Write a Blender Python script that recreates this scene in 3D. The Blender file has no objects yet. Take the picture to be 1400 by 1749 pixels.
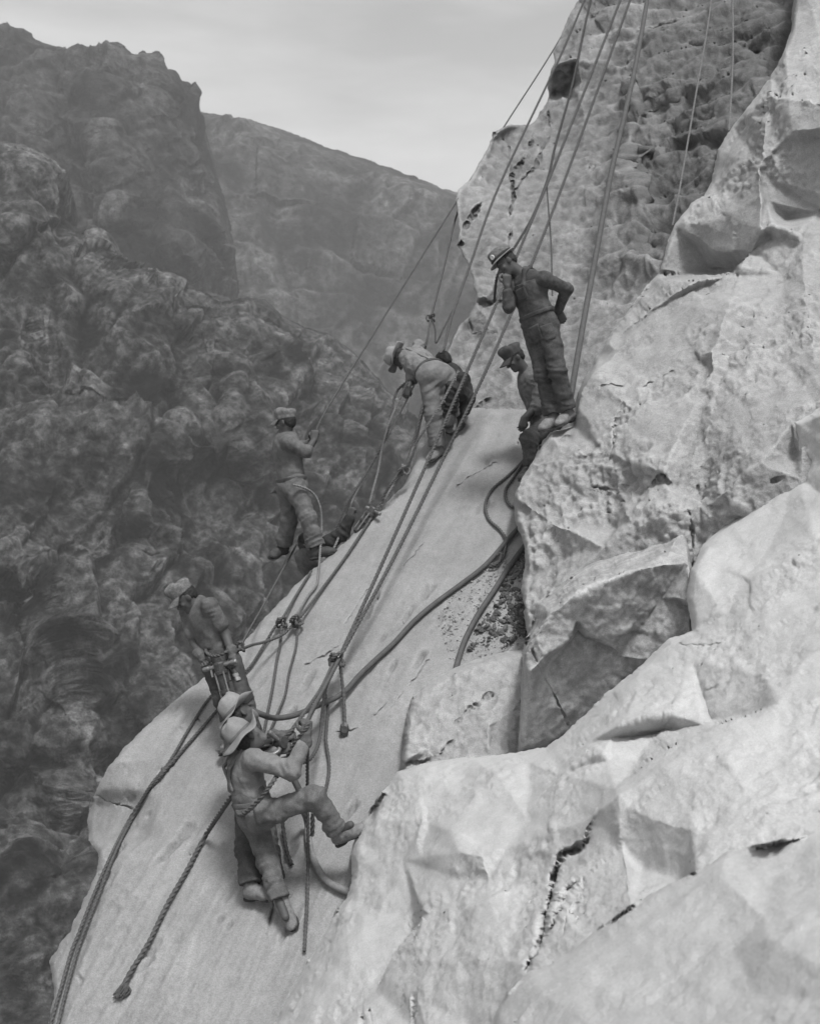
import bpy, math, random
import numpy as np
from mathutils import Vector, Matrix
from mathutils.geometry import delaunay_2d_cdt

# ------------------------------------------------------------------ camera, sky, sun, exposure
S = bpy.context.scene
COL = S.collection
W, H, FPX, PITCH = 1400.0, 1749.0, 2000.0, math.radians(10.0)
cam = bpy.data.cameras.new("camera")
camo = bpy.data.objects.new("camera", cam)
COL.objects.link(camo)
cam.sensor_fit = 'VERTICAL'
cam.sensor_height = 24.0
cam.lens = FPX / H * 24.0
cam.clip_start = 0.1
cam.clip_end = 6000.0
cam.dof.use_dof = True
cam.dof.focus_distance = 9.8
cam.dof.aperture_fstop = 2.4
camo.location = (0, 0, 0)
camo.rotation_euler = (math.radians(90) - PITCH, 0, 0)
S.camera = camo

SUN_DIR = Vector((0.16, -0.30, 0.94)).normalized()          # towards the sun
wd = bpy.data.worlds.new("World")
S.world = wd
wd.use_nodes = True
nt = wd.node_tree
nt.nodes.clear()
_o = nt.nodes.new('ShaderNodeOutputWorld')
_b = nt.nodes.new('ShaderNodeBackground')
_s = nt.nodes.new('ShaderNodeTexSky')
_s.sky_type = 'NISHITA'
_s.sun_disc = False
_s.sun_elevation = math.asin(SUN_DIR.z)
_s.sun_rotation = math.atan2(SUN_DIR.x, SUN_DIR.y)
_s.dust_density = 3.0
_bw = nt.nodes.new('ShaderNodeRGBToBW')                      # the photograph is black and white
nt.links.new(_s.outputs[0], _bw.inputs[0])
_tc = nt.nodes.new('ShaderNodeTexCoord')
_mp = nt.nodes.new('ShaderNodeMapping')
_mp.inputs['Scale'].default_value = (2.2, 2.2, 9.0)
_mp.inputs['Rotation'].default_value = (0.0, 0.22, 0.0)
_n = nt.nodes.new('ShaderNodeTexNoise')
_n.inputs['Scale'].default_value = 1.6
_n.inputs['Detail'].default_value = 7.0
_n.inputs['Roughness'].default_value = 0.55
_mr = nt.nodes.new('ShaderNodeMapRange')
_mr.inputs['From Min'].default_value = 0.36
_mr.inputs['From Max'].default_value = 0.66
_mr.inputs['To Min'].default_value = 0.82
_mr.inputs['To Max'].default_value = 1.22
nt.links.new(_tc.outputs['Generated'], _mp.inputs['Vector'])
nt.links.new(_mp.outputs[0], _n.inputs['Vector'])
nt.links.new(_n.outputs['Fac'], _mr.inputs['Value'])
_mu = nt.nodes.new('ShaderNodeMath')
_mu.operation = 'MULTIPLY'
nt.links.new(_bw.outputs[0], _mu.inputs[0])
nt.links.new(_mr.outputs[0], _mu.inputs[1])
nt.links.new(_mu.outputs[0], _b.inputs['Color'])
_b.inputs['Strength'].default_value = 0.115
nt.links.new(_b.outputs[0], _o.inputs['Surface'])

sun = bpy.data.lights.new("sun", 'SUN')
sun.energy = 2.0
sun.angle = math.radians(11.0)
sun.color = (1, 1, 1)
suno = bpy.data.objects.new("sun", sun)
suno.rotation_euler = SUN_DIR.to_track_quat('Z', 'Y').to_euler()
suno.location = (0, 0, 60)
COL.objects.link(suno)

S.view_settings.view_transform = 'Standard'
S.view_settings.look = 'None'
S.view_settings.gamma = 1.0
S.view_settings.use_curve_mapping = False
S.view_settings.exposure = 0.80
S.cycles.use_denoising = True
S.cycles.max_bounces = 6
S.cycles.diffuse_bounces = 3
S.cycles.volume_bounces = 1
S.cycles.caustics_reflective = False
S.cycles.caustics_refractive = False

# ------------------------------------------------------------------ space
CP, SP = math.cos(PITCH), math.sin(PITCH)
RGT = np.array([1.0, 0, 0])
UPC = np.array([0, SP, CP])
FWD = np.array([0, CP, -SP])
UPW = np.array([0, 0, 1.0])


def P(px, py, d):
    """world point seen in the direction (px, py) of the photograph at the depth d (metres along the view axis)"""
    x = (px - W / 2) / FPX * d
    y = (H / 2 - py) / FPX * d
    return RGT * x + UPC * y + FWD * d


def PN(a):
    a = np.asarray(a, float)
    d = a[:, 2]
    x = (a[:, 0] - W / 2) / FPX * d
    y = (H / 2 - a[:, 1]) / FPX * d
    return x[:, None] * RGT + y[:, None] * UPC + d[:, None] * FWD


def V(x, y, z):
    """direction: right, up (in the picture), away"""
    return RGT * x + UPC * y + FWD * z


def nrm(v):
    v = np.asarray(v, float)
    return v / max(np.linalg.norm(v), 1e-9)


# ------------------------------------------------------------------ noise
def _hash(ix, iy, iz, s):
    h = (ix * 374761393 + iy * 668265263 + iz * 2147483647 + s * 974711) & 0xffffffff
    h = ((h ^ (h >> 13)) * 1274126177) & 0xffffffff
    h = (h ^ (h >> 16)) & 0xffffffff
    h = (h * 2246822519) & 0xffffffff
    return (h ^ (h >> 15)) & 0xffffffff


def pnoise(p, seed=0):
    p = np.asarray(p, float)
    i = np.floor(p).astype(np.int64)
    f = p - i
    u = f * f * f * (f * (f * 6 - 15) + 10)
    r = 0
    for dx in (0, 1):
        wx = u[:, 0] if dx else 1 - u[:, 0]
        for dy in (0, 1):
            wy = u[:, 1] if dy else 1 - u[:, 1]
            for dz in (0, 1):
                wz = u[:, 2] if dz else 1 - u[:, 2]
                h = _hash(i[:, 0] + dx, i[:, 1] + dy, i[:, 2] + dz, seed)
                g = ((h & 1023) / 511.5 - 1) * (f[:, 0] - dx) + (((h >> 10) & 1023) / 511.5 - 1) * (f[:, 1] - dy) \
                    + (((h >> 20) & 1023) / 511.5 - 1) * (f[:, 2] - dz)
                r = r + wx * wy * wz * g
    return r


def fbm(p, oct=5, seed=0, gain=0.5):
    a, s, t = 1.0, 0, 0
    for k in range(oct):
        s = s + a * pnoise(p * (2.03 ** k) + 17.3 * k, seed + k)
        a *= gain
    return s


def ridged(p, oct=5, seed=0, gain=0.5):
    a, s = 1.0, 0
    for k in range(oct):
        s = s + a * (0.5 - np.abs(pnoise(p * (2.07 ** k) + 11.1 * k, seed + k)) * 2)
        a *= gain
    return s


def facet(p, seed=0, k=0.0, bowl=0.75, tilt=0.55):
    """fractured stone: shallow scallops that meet in sharp ridges"""
    p = np.asarray(p, float)
    i = np.floor(p - 0.5).astype(np.int64)
    best = np.full(len(p), 9.0)
    for dx in (0, 1):
        for dy in (0, 1):
            for dz in (0, 1):
                c = i + np.array([dx, dy, dz])
                h = _hash(c[:, 0], c[:, 1], c[:, 2], seed)
                h2 = (h * 2654435761) & 0xffffffff
                h2 = h2 ^ (h2 >> 15)
                q = c + 0.12 + 0.76 * np.stack([(h & 1023) / 1023, ((h >> 10) & 1023) / 1023, ((h >> 20) & 1023) / 1023], 1)
                dv = p - q
                g = np.stack([(h2 & 1023) / 511.5 - 1, ((h2 >> 10) & 1023) / 511.5 - 1, ((h2 >> 20) & 1023) / 511.5 - 1], 1)
                best = np.minimum(best, (dv * g).sum(1) * tilt + (((h >> 5) & 255) / 255.0 - 0.5) * 0.5 + bowl * (dv * dv).sum(1))
    return best - 0.15, best


def ledges(w, dirs, seed):
    """stepped joints: long ramps with short breaks along each of the given directions (unit vector, spacing, height)"""
    r = 0
    for k, (d, sp, am) in enumerate(dirs):
        d = nrm(d)
        ph = (w @ d) / sp + 1.1 * fbm(w / (sp * 3.0), 3, seed + k * 7)
        t = ph - np.floor(ph)
        saw = np.where(t < 0.82, t / 0.82, (1 - t) / 0.18)
        r = r + am * saw * np.clip(0.55 + 1.8 * pnoise(w / (sp * 4.0) + 3.3, seed + k * 7 + 3), 0.05, 1.2)
    return r


# ------------------------------------------------------------------ materials
MATS = {}


def rock_mat(name, base, contrast=0.25, scale=1.0, bump=0.35, speck=0.12, edge=0.15, streak=None, bd=0.03, worn=0.0, sharp=0.0):
    m = bpy.data.materials.new(name)
    m.use_nodes = True
    t = m.node_tree
    L = t.links
    b = t.nodes['Principled BSDF']
    b.inputs['Roughness'].default_value = 0.92
    b.inputs['Specular IOR Level'].default_value = 0.15
    geo = t.nodes.new('ShaderNodeNewGeometry')

    def noise(sc, det, rough=0.6, vec=None, dist=0.0):
        n = t.nodes.new('ShaderNodeTexNoise')
        n.inputs['Scale'].default_value = sc
        n.inputs['Detail'].default_value = det
        n.inputs['Roughness'].default_value = rough
        n.inputs['Distortion'].default_value = dist
        L.new(vec or geo.outputs['Position'], n.inputs['Vector'])
        return n.outputs['Fac']

    def mr(v, a, bb, c, d):
        n = t.nodes.new('ShaderNodeMapRange')
        n.inputs['From Min'].default_value = a
        n.inputs['From Max'].default_value = bb
        n.inputs['To Min'].default_value = c
        n.inputs['To Max'].default_value = d
        L.new(v, n.inputs['Value'])
        return n.outputs[0]

    def op(o, x, y):
        n = t.nodes.new('ShaderNodeMath')
        n.operation = o
        for k, q in enumerate((x, y)):
            if isinstance(q, (int, float)):
                n.inputs[k].default_value = q
            else:
                L.new(q, n.inputs[k])
        return n.outputs[0]
    big = mr(noise(0.9 / scale, 5, 0.6, dist=0.6 - 5.5 * sharp), 0.3 + sharp, 0.7 - sharp, 1 - contrast, 1 + contrast)
    mid = mr(noise(7.0 / scale, 6, 0.65), 0.3 + sharp, 0.7 - sharp, 1 - contrast * 0.7, 1 + contrast * 0.7)
    sp = mr(noise(70.0 / scale, 3, 0.7), 0.35, 0.65, 1 - speck, 1 + speck)
    v = op('MULTIPLY', op('MULTIPLY', big, mid), sp)
    if streak is not None:
        ax, amount, sc = streak                     # (unit vector along the streaks, amount, frequency across)
        z = Vector(ax).normalized()
        q = z.rotation_difference(Vector((0, 0, 1))).to_euler()
        mp = t.nodes.new('ShaderNodeMapping')
        mp.vector_type = 'POINT'
        mp.inputs['Rotation'].default_value = q
        mp2 = t.nodes.new('ShaderNodeMapping')
        mp2.inputs['Scale'].default_value = (sc, sc, sc * 0.06)
        L.new(geo.outputs['Position'], mp.inputs['Vector'])
        L.new(mp.outputs[0], mp2.inputs['Vector'])
        st = mr(noise(1.0, 5, 0.6, vec=mp2.outputs[0]), 0.35, 0.65, 1 - amount, 1 + amount)
        v = op('MULTIPLY', v, st)
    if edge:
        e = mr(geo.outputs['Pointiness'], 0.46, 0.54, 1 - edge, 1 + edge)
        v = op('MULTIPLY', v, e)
    if worn:
        at = t.nodes.new('ShaderNodeAttribute')
        at.attribute_name = 'weathered'
        v = op('MULTIPLY', v, mr(at.outputs['Fac'], 0, 1, 1, 1 - worn))
    v = op('MULTIPLY', v, base)
    v = op('MINIMUM', v, 0.8)
    L.new(v, b.inputs['Base Color'])
    bh = op('ADD', op('MULTIPLY', noise(22.0 / scale, 8, 0.7), 1.0), op('MULTIPLY', noise(90.0 / scale, 4, 0.7), 0.25))
    bn = t.nodes.new('ShaderNodeBump')
    bn.inputs['Strength'].default_value = bump
    bn.inputs['Distance'].default_value = bd * scale
    L.new(bh, bn.inputs['Height'])
    L.new(bn.outputs[0], b.inputs['Normal'])
    return m


def plain_mat(name, base, rough=0.85, contrast=0.2, scale=14.0, bump=0.25, bdist=0.004, metal=0.0, crease=0.0, fine=160.0, spec=0.2):
    m = bpy.data.materials.new(name)
    m.use_nodes = True
    t = m.node_tree
    L = t.links
    b = t.nodes['Principled BSDF']
    b.inputs['Roughness'].default_value = rough
    b.inputs['Metallic'].default_value = metal
    b.inputs['Specular IOR Level'].default_value = spec
    geo = t.nodes.new('ShaderNodeNewGeometry')
    n1 = t.nodes.new('ShaderNodeTexNoise')
    n1.inputs['Scale'].default_value = scale
    n1.inputs['Detail'].default_value = 6
    n1.inputs['Roughness'].default_value = 0.65
    n2 = t.nodes.new('ShaderNodeTexNoise')
    n2.inputs['Scale'].default_value = fine
    n2.inputs['Detail'].default_value = 3
    for n in (n1, n2):
        L.new(geo.outputs['Position'], n.inputs['Vector'])
    r1 = t.nodes.new('ShaderNodeMapRange')
    r1.inputs['From Min'].default_value = 0.3
    r1.inputs['From Max'].default_value = 0.7
    r1.inputs['To Min'].default_value = base * (1 - contrast)
    r1.inputs['To Max'].default_value = base * (1 + contrast)
    L.new(n1.outputs['Fac'], r1.inputs['Value'])
    r2 = t.nodes.new('ShaderNodeMapRange')
    r2.inputs['From Min'].default_value = 0.3
    r2.inputs['From Max'].default_value = 0.7
    r2.inputs['To Min'].default_value = 1 - contrast * 0.7
    r2.inputs['To Max'].default_value = 1 + contrast * 0.7
    L.new(n2.outputs['Fac'], r2.inputs['Value'])
    mu = t.nodes.new('ShaderNodeMath')
    mu.operation = 'MULTIPLY'
    L.new(r1.outputs[0], mu.inputs[0])
    L.new(r2.outputs[0], mu.inputs[1])
    L.new(mu.outputs[0], b.inputs['Base Color'])
    bn = t.nodes.new('ShaderNodeBump')
    bn.inputs['Strength'].default_value = bump
    bn.inputs['Distance'].default_value = bdist
    ad = t.nodes.new('ShaderNodeMath')
    ad.operation = 'ADD'
    L.new(n1.outputs['Fac'], ad.inputs[0])
    L.new(n2.outputs['Fac'], ad.inputs[1])
    L.new(ad.outputs[0], bn.inputs['Height'])
    if crease:
        rd = t.nodes.new('ShaderNodeTexNoise')
        rd.noise_type = 'RIDGED_MULTIFRACTAL'
        rd.inputs['Scale'].default_value = 7.0
        rd.inputs['Detail'].default_value = 2.5
        rd.inputs['Distortion'].default_value = 0.9
        L.new(geo.outputs['Position'], rd.inputs['Vector'])
        b2 = t.nodes.new('ShaderNodeBump')
        b2.inputs['Strength'].default_value = 0.9
        b2.inputs['Distance'].default_value = crease
        L.new(rd.outputs['Fac'], b2.inputs['Height'])
        L.new(b2.outputs[0], bn.inputs['Normal'])
    L.new(bn.outputs[0], b.inputs['Normal'])
    return m


# ------------------------------------------------------------------ objects
def link_mesh(name, verts, faces, mat, parent=None, smooth=True):
    me = bpy.data.meshes.new(name)
    me.from_pydata([tuple(v) for v in verts], [], [tuple(f) for f in faces])
    return link_me(name, me, mat, parent, smooth)


def link_np(name, v, quads, mat, parent=None, smooth=True):
    v = np.asarray(v, np.float32)
    q = np.asarray(quads, np.int32)
    me = bpy.data.meshes.new(name)
    me.vertices.add(len(v))
    me.vertices.foreach_set("co", v.ravel())
    k = q.shape[1]
    me.loops.add(q.size)
    me.loops.foreach_set("vertex_index", q.ravel())
    me.polygons.add(len(q))
    me.polygons.foreach_set("loop_start", np.arange(0, q.size, k, dtype=np.int32))
    me.polygons.foreach_set("loop_total", np.full(len(q), k, np.int32))
    me.update(calc_edges=True)
    return link_me(name, me, mat, parent, smooth)


def link_me(name, me, mat, parent=None, smooth=True):
    if mat:
        me.materials.append(mat)
    me.polygons.foreach_set("use_smooth", [smooth] * len(me.polygons))
    o = bpy.data.objects.new(name, me)
    COL.objects.link(o)
    if parent is not None:
        o.parent = parent
        o.matrix_parent_inverse = parent_matrix(parent).inverted()
    return o


def parent_matrix(o):
    m = o.matrix_basis.copy()
    if o.parent is not None:
        m = parent_matrix(o.parent) @ o.matrix_parent_inverse @ m
    return m


def tag(o, label=None, cat=None, group=None, kind=None):
    if label:
        o['label'] = label
    if cat:
        o['category'] = cat
    if group:
        o['group'] = group
    if kind:
        o['kind'] = kind
    return o


def thing(name, loc, label, cat, group=None):
    o = bpy.data.objects.new(name, None)
    o.empty_display_size = 0.2
    o.location = tuple(loc)
    COL.objects.link(o)
    return tag(o, label, cat, group)
# ------------------------------------------------------------------ rock layers
def resample(poly, step, closed=True):
    pts = [np.array(p[:2], float) for p in poly]
    out = []
    n = len(pts)
    for k in range(n if closed else n - 1):
        a, b = pts[k], pts[(k + 1) % n]
        m = max(1, int(round(np.linalg.norm(b - a) / step)))
        for j in range(m):
            out.append(a + (b - a) * j / m)
    if not closed:
        out.append(pts[-1])
    return np.array(out)


def inside(poly, q):
    order = np.argsort(q[:, 1])
    ys = q[order, 1]
    xs = q[order, 0]
    r = np.zeros(len(q), bool)
    n = len(poly)
    for k in range(n):
        x1, y1 = poly[k]
        x2, y2 = poly[(k + 1) % n]
        if y1 == y2:
            continue
        lo, hi = np.searchsorted(ys, [min(y1, y2), max(y1, y2)], side='right')
        s = slice(lo, hi)
        r[s] ^= xs[s] < (x2 - x1) * (ys[s] - y1) / (y2 - y1) + x1
    out = np.zeros(len(q), bool)
    out[order] = r
    return out


def seg_dist(poly, q, closed=True, cap=40.0):
    order = np.argsort(q[:, 1])
    qs = q[order]
    ys = qs[:, 1]
    best = np.full(len(q), cap)
    n = len(poly)
    for k in range(n if closed else n - 1):
        a = np.array(poly[k][:2], float)
        b = np.array(poly[(k + 1) % n][:2], float)
        ab = b - a
        l2 = max((ab * ab).sum(), 1e-9)
        lo, hi = np.searchsorted(ys, [min(a[1], b[1]) - cap, max(a[1], b[1]) + cap])
        if hi <= lo:
            continue
        d = qs[lo:hi] - a
        t = np.clip((d @ ab) / l2, 0, 1)
        d = d - t[:, None] * ab
        best[lo:hi] = np.minimum(best[lo:hi], np.sqrt(d[:, 0] ** 2 + d[:, 1] ** 2))
    out = np.empty(len(q))
    out[order] = best
    return out


class Relief:
    """control points (px, py, depth) joined by creases into flat facets"""

    def __init__(self, lines, pts=()):
        co, ed = [], []
        self.lines = lines
        for ln in lines:
            s = len(co)
            co += ln
            ed += [(s + k, s + k + 1) for k in range(len(ln) - 1)]
        co += list(pts)
        v2 = [Vector((c[0], c[1])) for c in co]
        r = delaunay_2d_cdt(v2, ed, [], 0, 1e-3)
        self.v = np.array([[a.x, a.y] for a in r[0]])
        orig = r[3]
        c = np.array(co, float)
        z = []
        for k, o in enumerate(orig):
            if o:
                z.append(np.mean([1.0 / c[j][2] for j in o]))
            else:
                w = 1.0 / (((c[:, :2] - self.v[k]) ** 2).sum(1) + 1e-6)
                z.append((w / c[:, 2]).sum() / w.sum())
        self.z = np.array(z)
        self.t = np.array([list(f) for f in r[2] if len(f) == 3])

    def inv(self, q):
        out = np.full(len(q), np.nan)
        for t in self.t:
            a, b, c = self.v[t]
            det = (b[0] - a[0]) * (c[1] - a[1]) - (c[0] - a[0]) * (b[1] - a[1])
            if abs(det) < 1e-9:
                continue
            u = ((q[:, 0] - a[0]) * (c[1] - a[1]) - (c[0] - a[0]) * (q[:, 1] - a[1])) / det
            w = ((b[0] - a[0]) * (q[:, 1] - a[1]) - (q[:, 0] - a[0]) * (b[1] - a[1])) / det
            m = (u >= -1e-4) & (w >= -1e-4) & (u + w <= 1 + 1e-4)
            out = np.where(m, self.z[t[0]] * (1 - u - w) + self.z[t[1]] * u + self.z[t[2]] * w, out)
        bad = np.isnan(out)
        if bad.any():
            qb = q[bad]
            d2 = ((qb[:, None, :] - self.v[None]) ** 2).sum(2) + 1e-6
            w = 1 / d2 ** 1.5
            out[bad] = (w * self.z).sum(1) / w.sum(1)
        return out

    def soft(self, q, r):
        if r <= 0:
            return self.inv(q)
        s = 0
        offs = [(0, 0)] + [(r * math.cos(a), r * math.sin(a)) for a in (0.3, 1.35, 2.4, 3.44, 4.49, 5.54)]
        for o in offs:
            s = s + self.inv(q + np.array(o))
        return s / len(offs)


def warp2(q, seed, amp):
    a = np.column_stack([q * 0.030, np.full(len(q), seed * 1.31)])
    c = np.column_stack([q * 0.11, np.full(len(q), seed * 2.17)])
    return amp * np.stack([pnoise(a, seed + 1) * 1.8 + pnoise(c, seed + 2) * 0.14, pnoise(a, seed + 3) * 1.8 + pnoise(c, seed + 4) * 0.14], 1)


def rock_layer(name, outline, base, mat, step=3.5, rough=1.5, seed=1, disp=None, cracks=(), wear=None, smooth=True, roll=0.15, roll_w=14, skirt=2.0, kind='structure', soft=3, along_ray=False, edge_px=11.0, edge_min=0.35, warp=0.0):
    rng = np.random.default_rng(seed)
    ol = resample(outline, step)
    if rough:
        a = np.concatenate([ol * 0.035, np.full((len(ol), 1), seed * 3.7)], 1)
        b = np.concatenate([ol * 0.16, np.full((len(ol), 1), seed * 1.7)], 1)
        c3 = b * 2.6 + 3.3
        ol = ol + rough * np.stack([pnoise(a, seed) * 2 + pnoise(b, seed + 5), pnoise(a, seed + 9) * 2 + pnoise(b, seed + 6) + 0.6 * pnoise(c3, seed + 7)], 1)
    x0, y0 = ol.min(0)
    x1, y1 = ol.max(0)
    gx, gy = np.meshgrid(np.arange(x0, x1, step), np.arange(y0, y1, step * 0.9))
    gx = gx + (np.arange(gx.shape[0]) % 2)[:, None] * step * 0.5
    g = np.stack([gx.ravel(), gy.ravel()], 1)
    g += rng.uniform(-0.22, 0.22, g.shape) * step
    extra = []
    for cr in cracks:
        cl = resample(cr['line'], 2.2, closed=False)
        ar = np.arange(len(cl)) * 0.31 + seed * 5 + cl[0, 0]
        for c2 in (0, 1):
            cl[:, c2] += cr.get('jit', 0.8) * 4.2 * fbm(np.column_stack([ar, ar * 0 + c2 * 7.7, ar * 0]), 3, seed)
        cr['_l'] = cl
        tn = np.gradient(cl, axis=0)
        tn = np.stack([-tn[:, 1], tn[:, 0]], 1)
        tn /= np.linalg.norm(tn, axis=1)[:, None] + 1e-9
        w = cr['w']
        for k in ((0, -0.5, 0.5, -1, 1, -1.5, 1.5) if w < 5 else (-1.1, -0.55, 0, 0.55, 1.1)):
            extra.append(cl + tn * w * k)
    if warp:
        cre = []
        for ln in base.lines:
            if len(ln) < 2:
                continue
            cl = resample(ln, 2.4, closed=False)
            tn = np.gradient(cl, axis=0)
            tn = np.stack([-tn[:, 1], tn[:, 0]], 1)
            tn /= np.linalg.norm(tn, axis=1)[:, None] + 1e-9
            for k in (-1.3, 0, 1.3):
                q = cl + tn * k
                cre.append(q - warp2(q, seed, warp))
        cre = np.concatenate(cre)
        key = set(map(tuple, np.round(cre / 2.0).astype(int)))
        kg = np.round(g / 2.0).astype(int)
        g = g[np.array([tuple(x) not in key for x in kg])]
        _, ui = np.unique(np.round(cre / 1.7).astype(int), axis=0, return_index=True)
        g = np.concatenate([g, cre[ui]])
    if extra:
        ex = np.concatenate(extra)
        keep = np.ones(len(g), bool)
        for cr in cracks:
            lo = cr['_l'].min(0) - 20
            hi = cr['_l'].max(0) + 20
            m = ((g > lo) & (g < hi)).all(1)
            dd = seg_dist(cr['_l'], g[m], closed=False)
            keep[np.where(m)[0][dd < cr['w'] * 1.6]] = False
        g = np.concatenate([g[keep], ex])
    g = g[inside(ol, g)]
    e = seg_dist(ol, g)
    g = g[e > step * 0.55]
    allp = np.concatenate([ol, g])
    n_ol = len(ol)
    r = delaunay_2d_cdt([Vector(p) for p in allp], [], [list(range(n_ol))], 1, 1e-4)
    v = np.array([[p.x, p.y] for p in r[0]])
    f = np.array([list(t) for t in r[2] if len(t) == 3])
    d = 1.0 / base.soft(v + warp2(v, seed, warp) if warp else v, soft)
    ed = seg_dist(outline, v)
    d = d + roll * np.clip(1 - ed / roll_w, 0, 1) ** 2
    for cr in cracks:
        dd = seg_dist(cr['_l'], v, closed=False)
        q3 = np.column_stack([v * 0.045, np.full(len(v), cr['w'] * 7.3)])
        vw = np.clip(0.62 + 1.9 * pnoise(q3, seed + 4) + 0.8 * pnoise(q3 * 3.7, seed + 6), 0.55 if cr['w'] >= 5 else 0.06, 1.3)
        w = cr['w'] * np.clip(vw, 0.3, 1.2) * 0.85
        d = d + 0.75 * cr['d'] * np.clip(vw, 0.0, 1) * np.exp(-(dd / (w * 0.75)) ** 2)
    w3 = PN(np.column_stack([v, d]))
    if disp is not None:
        fn = np.cross(w3[f[:, 1]] - w3[f[:, 0]], w3[f[:, 2]] - w3[f[:, 0]])
        N = np.zeros_like(w3)
        for k in range(3):
            np.add.at(N, f[:, k], fn)
        N /= np.linalg.norm(N, axis=1)[:, None] + 1e-12
        flip = (N * w3).sum(1) > 0
        N[flip] *= -1
        if along_ray:
            N = -w3 / np.linalg.norm(w3, axis=1)[:, None]
        w3 = w3 + N * (disp(w3, v) * np.clip(ed / edge_px, edge_min, 1))[:, None]
    if smooth:                                        # relax the slivers that folded over
        a2 = np.cross(v[f[:, 1]] - v[f[:, 0]], v[f[:, 2]] - v[f[:, 0]])
        f[a2 < 0] = f[a2 < 0][:, ::-1]
        E2 = np.concatenate([f[:, [0, 1]], f[:, [1, 2]], f[:, [2, 0]]])
        E2 = np.concatenate([E2, E2[:, ::-1]])
        vd = w3 / np.linalg.norm(w3, axis=1)[:, None]
        for it in range(3):
            fn = np.cross(w3[f[:, 1]] - w3[f[:, 0]], w3[f[:, 2]] - w3[f[:, 0]])
            fn /= np.linalg.norm(fn, axis=1)[:, None] + 1e-15
            c = (fn * vd[f[:, 0]]).sum(1)
            s = np.sign(np.median(c))
            badf = c * s < -0.02
            mk = np.zeros(len(w3), bool)
            mk[f[badf].ravel()] = True
            mk[:n_ol] = False
            acc = np.zeros_like(w3)
            cn = np.zeros(len(w3))
            np.add.at(acc, E2[:, 0], w3[E2[:, 1]])
            np.add.at(cn, E2[:, 0], 1)
            w3[mk] = 0.35 * w3[mk] + 0.65 * acc[mk] / cn[mk][:, None]
    fn = np.cross(w3[f[:, 1]] - w3[f[:, 0]], w3[f[:, 2]] - w3[f[:, 0]])
    bad = (fn * w3[f[:, 0]]).sum(1) > 0
    f[bad] = f[bad][:, ::-1]
    # side and back: the rim runs away from the viewer so that the rock has thickness
    be = {}
    for t in f:
        for a, b in ((t[0], t[1]), (t[1], t[2]), (t[2], t[0])):
            if (b, a) in be:
                del be[(b, a)]
            else:
                be[(a, b)] = 1
    rim = sorted({a for e2 in be for a in e2})
    idx = {a: k for k, a in enumerate(rim)}
    R = w3[rim]
    dist = np.linalg.norm(R, axis=1)[:, None]
    ctr = w3.mean(0)
    r1 = R * (1 + skirt * 0.5 / dist)
    r2 = R * (1 + skirt / dist)
    r2 = r2 + (ctr * (1 + skirt / np.linalg.norm(ctr)) - r2) * 0.12
    n0 = len(w3)
    m = len(rim)
    verts = np.concatenate([w3, r1, r2])
    sf = []
    for (a, b) in be:
        i, j = idx[a], idx[b]
        sf += [(b, a, n0 + i), (b, n0 + i, n0 + j), (n0 + j, n0 + i, n0 + m + i), (n0 + j, n0 + m + i, n0 + m + j)]
    f = np.concatenate([f, np.array(sf)])
    o = link_np(name, verts, f, mat, smooth=smooth)
    if wear is not None:
        at = o.data.attributes.new('weathered', 'FLOAT', 'POINT')
        wv = np.zeros(len(verts), np.float32)
        wv[:len(v)] = wear(v, w3)
        at.data.foreach_set('value', wv)
    if kind:
        o['kind'] = kind
    return o


def slab_inv(px, py):
    return 1.8e-5 * px + 5.16e-5 * py + 0.02616


class SlabBase:
    v = None

    def soft(self, q, r):
        px, py = q[:, 0], q[:, 1]
        d = 1.0 / slab_inv(px, py)
        # edge line along which the left rope lies: the rock turns away to the left of it
        ex = np.interp(py, [1150, 1216, 1333, 1466, 1597, 1749, 1850], [330, 352, 255, 185, 132, 86, 60])
        t = np.clip((ex + 26 - px) / 60.0, 0, None)
        d = d + (0.16 * t + 0.10 * t * t) * np.clip((py - 1300) / 120, 0, 1)
        # broken notch at the far left
        nt = np.exp(-(((px - 195) / 62) ** 4)) * np.exp(-(((py - 1398) / 42) ** 4))
        d = d + 0.22 * nt
        d = d - 0.06 * np.exp(-((px - 620) / 260) ** 2 - ((py - 1060) / 160) ** 2)
        # long shallow steps that run down the fall line
        s = (px - 560) * 0.88 + (py - 1050) * 0.47
        d = d + 0.014 * np.tanh((s - 90 + 25 * np.sin(py * 0.013)) / 5.0) + 0.012 * np.tanh((s + 130 + 22 * np.sin(py * 0.017 + 1)) / 6.0)
        return 1.0 / d


SLAB = SlabBase()


def sd(px, py, lift=0.0):
    return 1.0 / float(SLAB.soft(np.array([[px, py]], float), 0)[0]) - lift


# ------------------------------------------------------------------ the far side of the canyon
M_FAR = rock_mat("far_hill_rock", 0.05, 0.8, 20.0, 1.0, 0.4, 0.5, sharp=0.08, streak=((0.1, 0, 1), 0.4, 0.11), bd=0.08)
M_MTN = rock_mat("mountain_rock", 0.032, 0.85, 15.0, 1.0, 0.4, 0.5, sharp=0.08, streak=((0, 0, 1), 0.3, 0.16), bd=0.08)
M_WALL = rock_mat("canyon_wall_rock", 0.042, 0.9, 7.0, 1.0, 0.4, 0.6, streak=(tuple(V(0.62, -0.75, 0.1)), 0.5, 0.35), bd=0.08, sharp=0.09)


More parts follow.
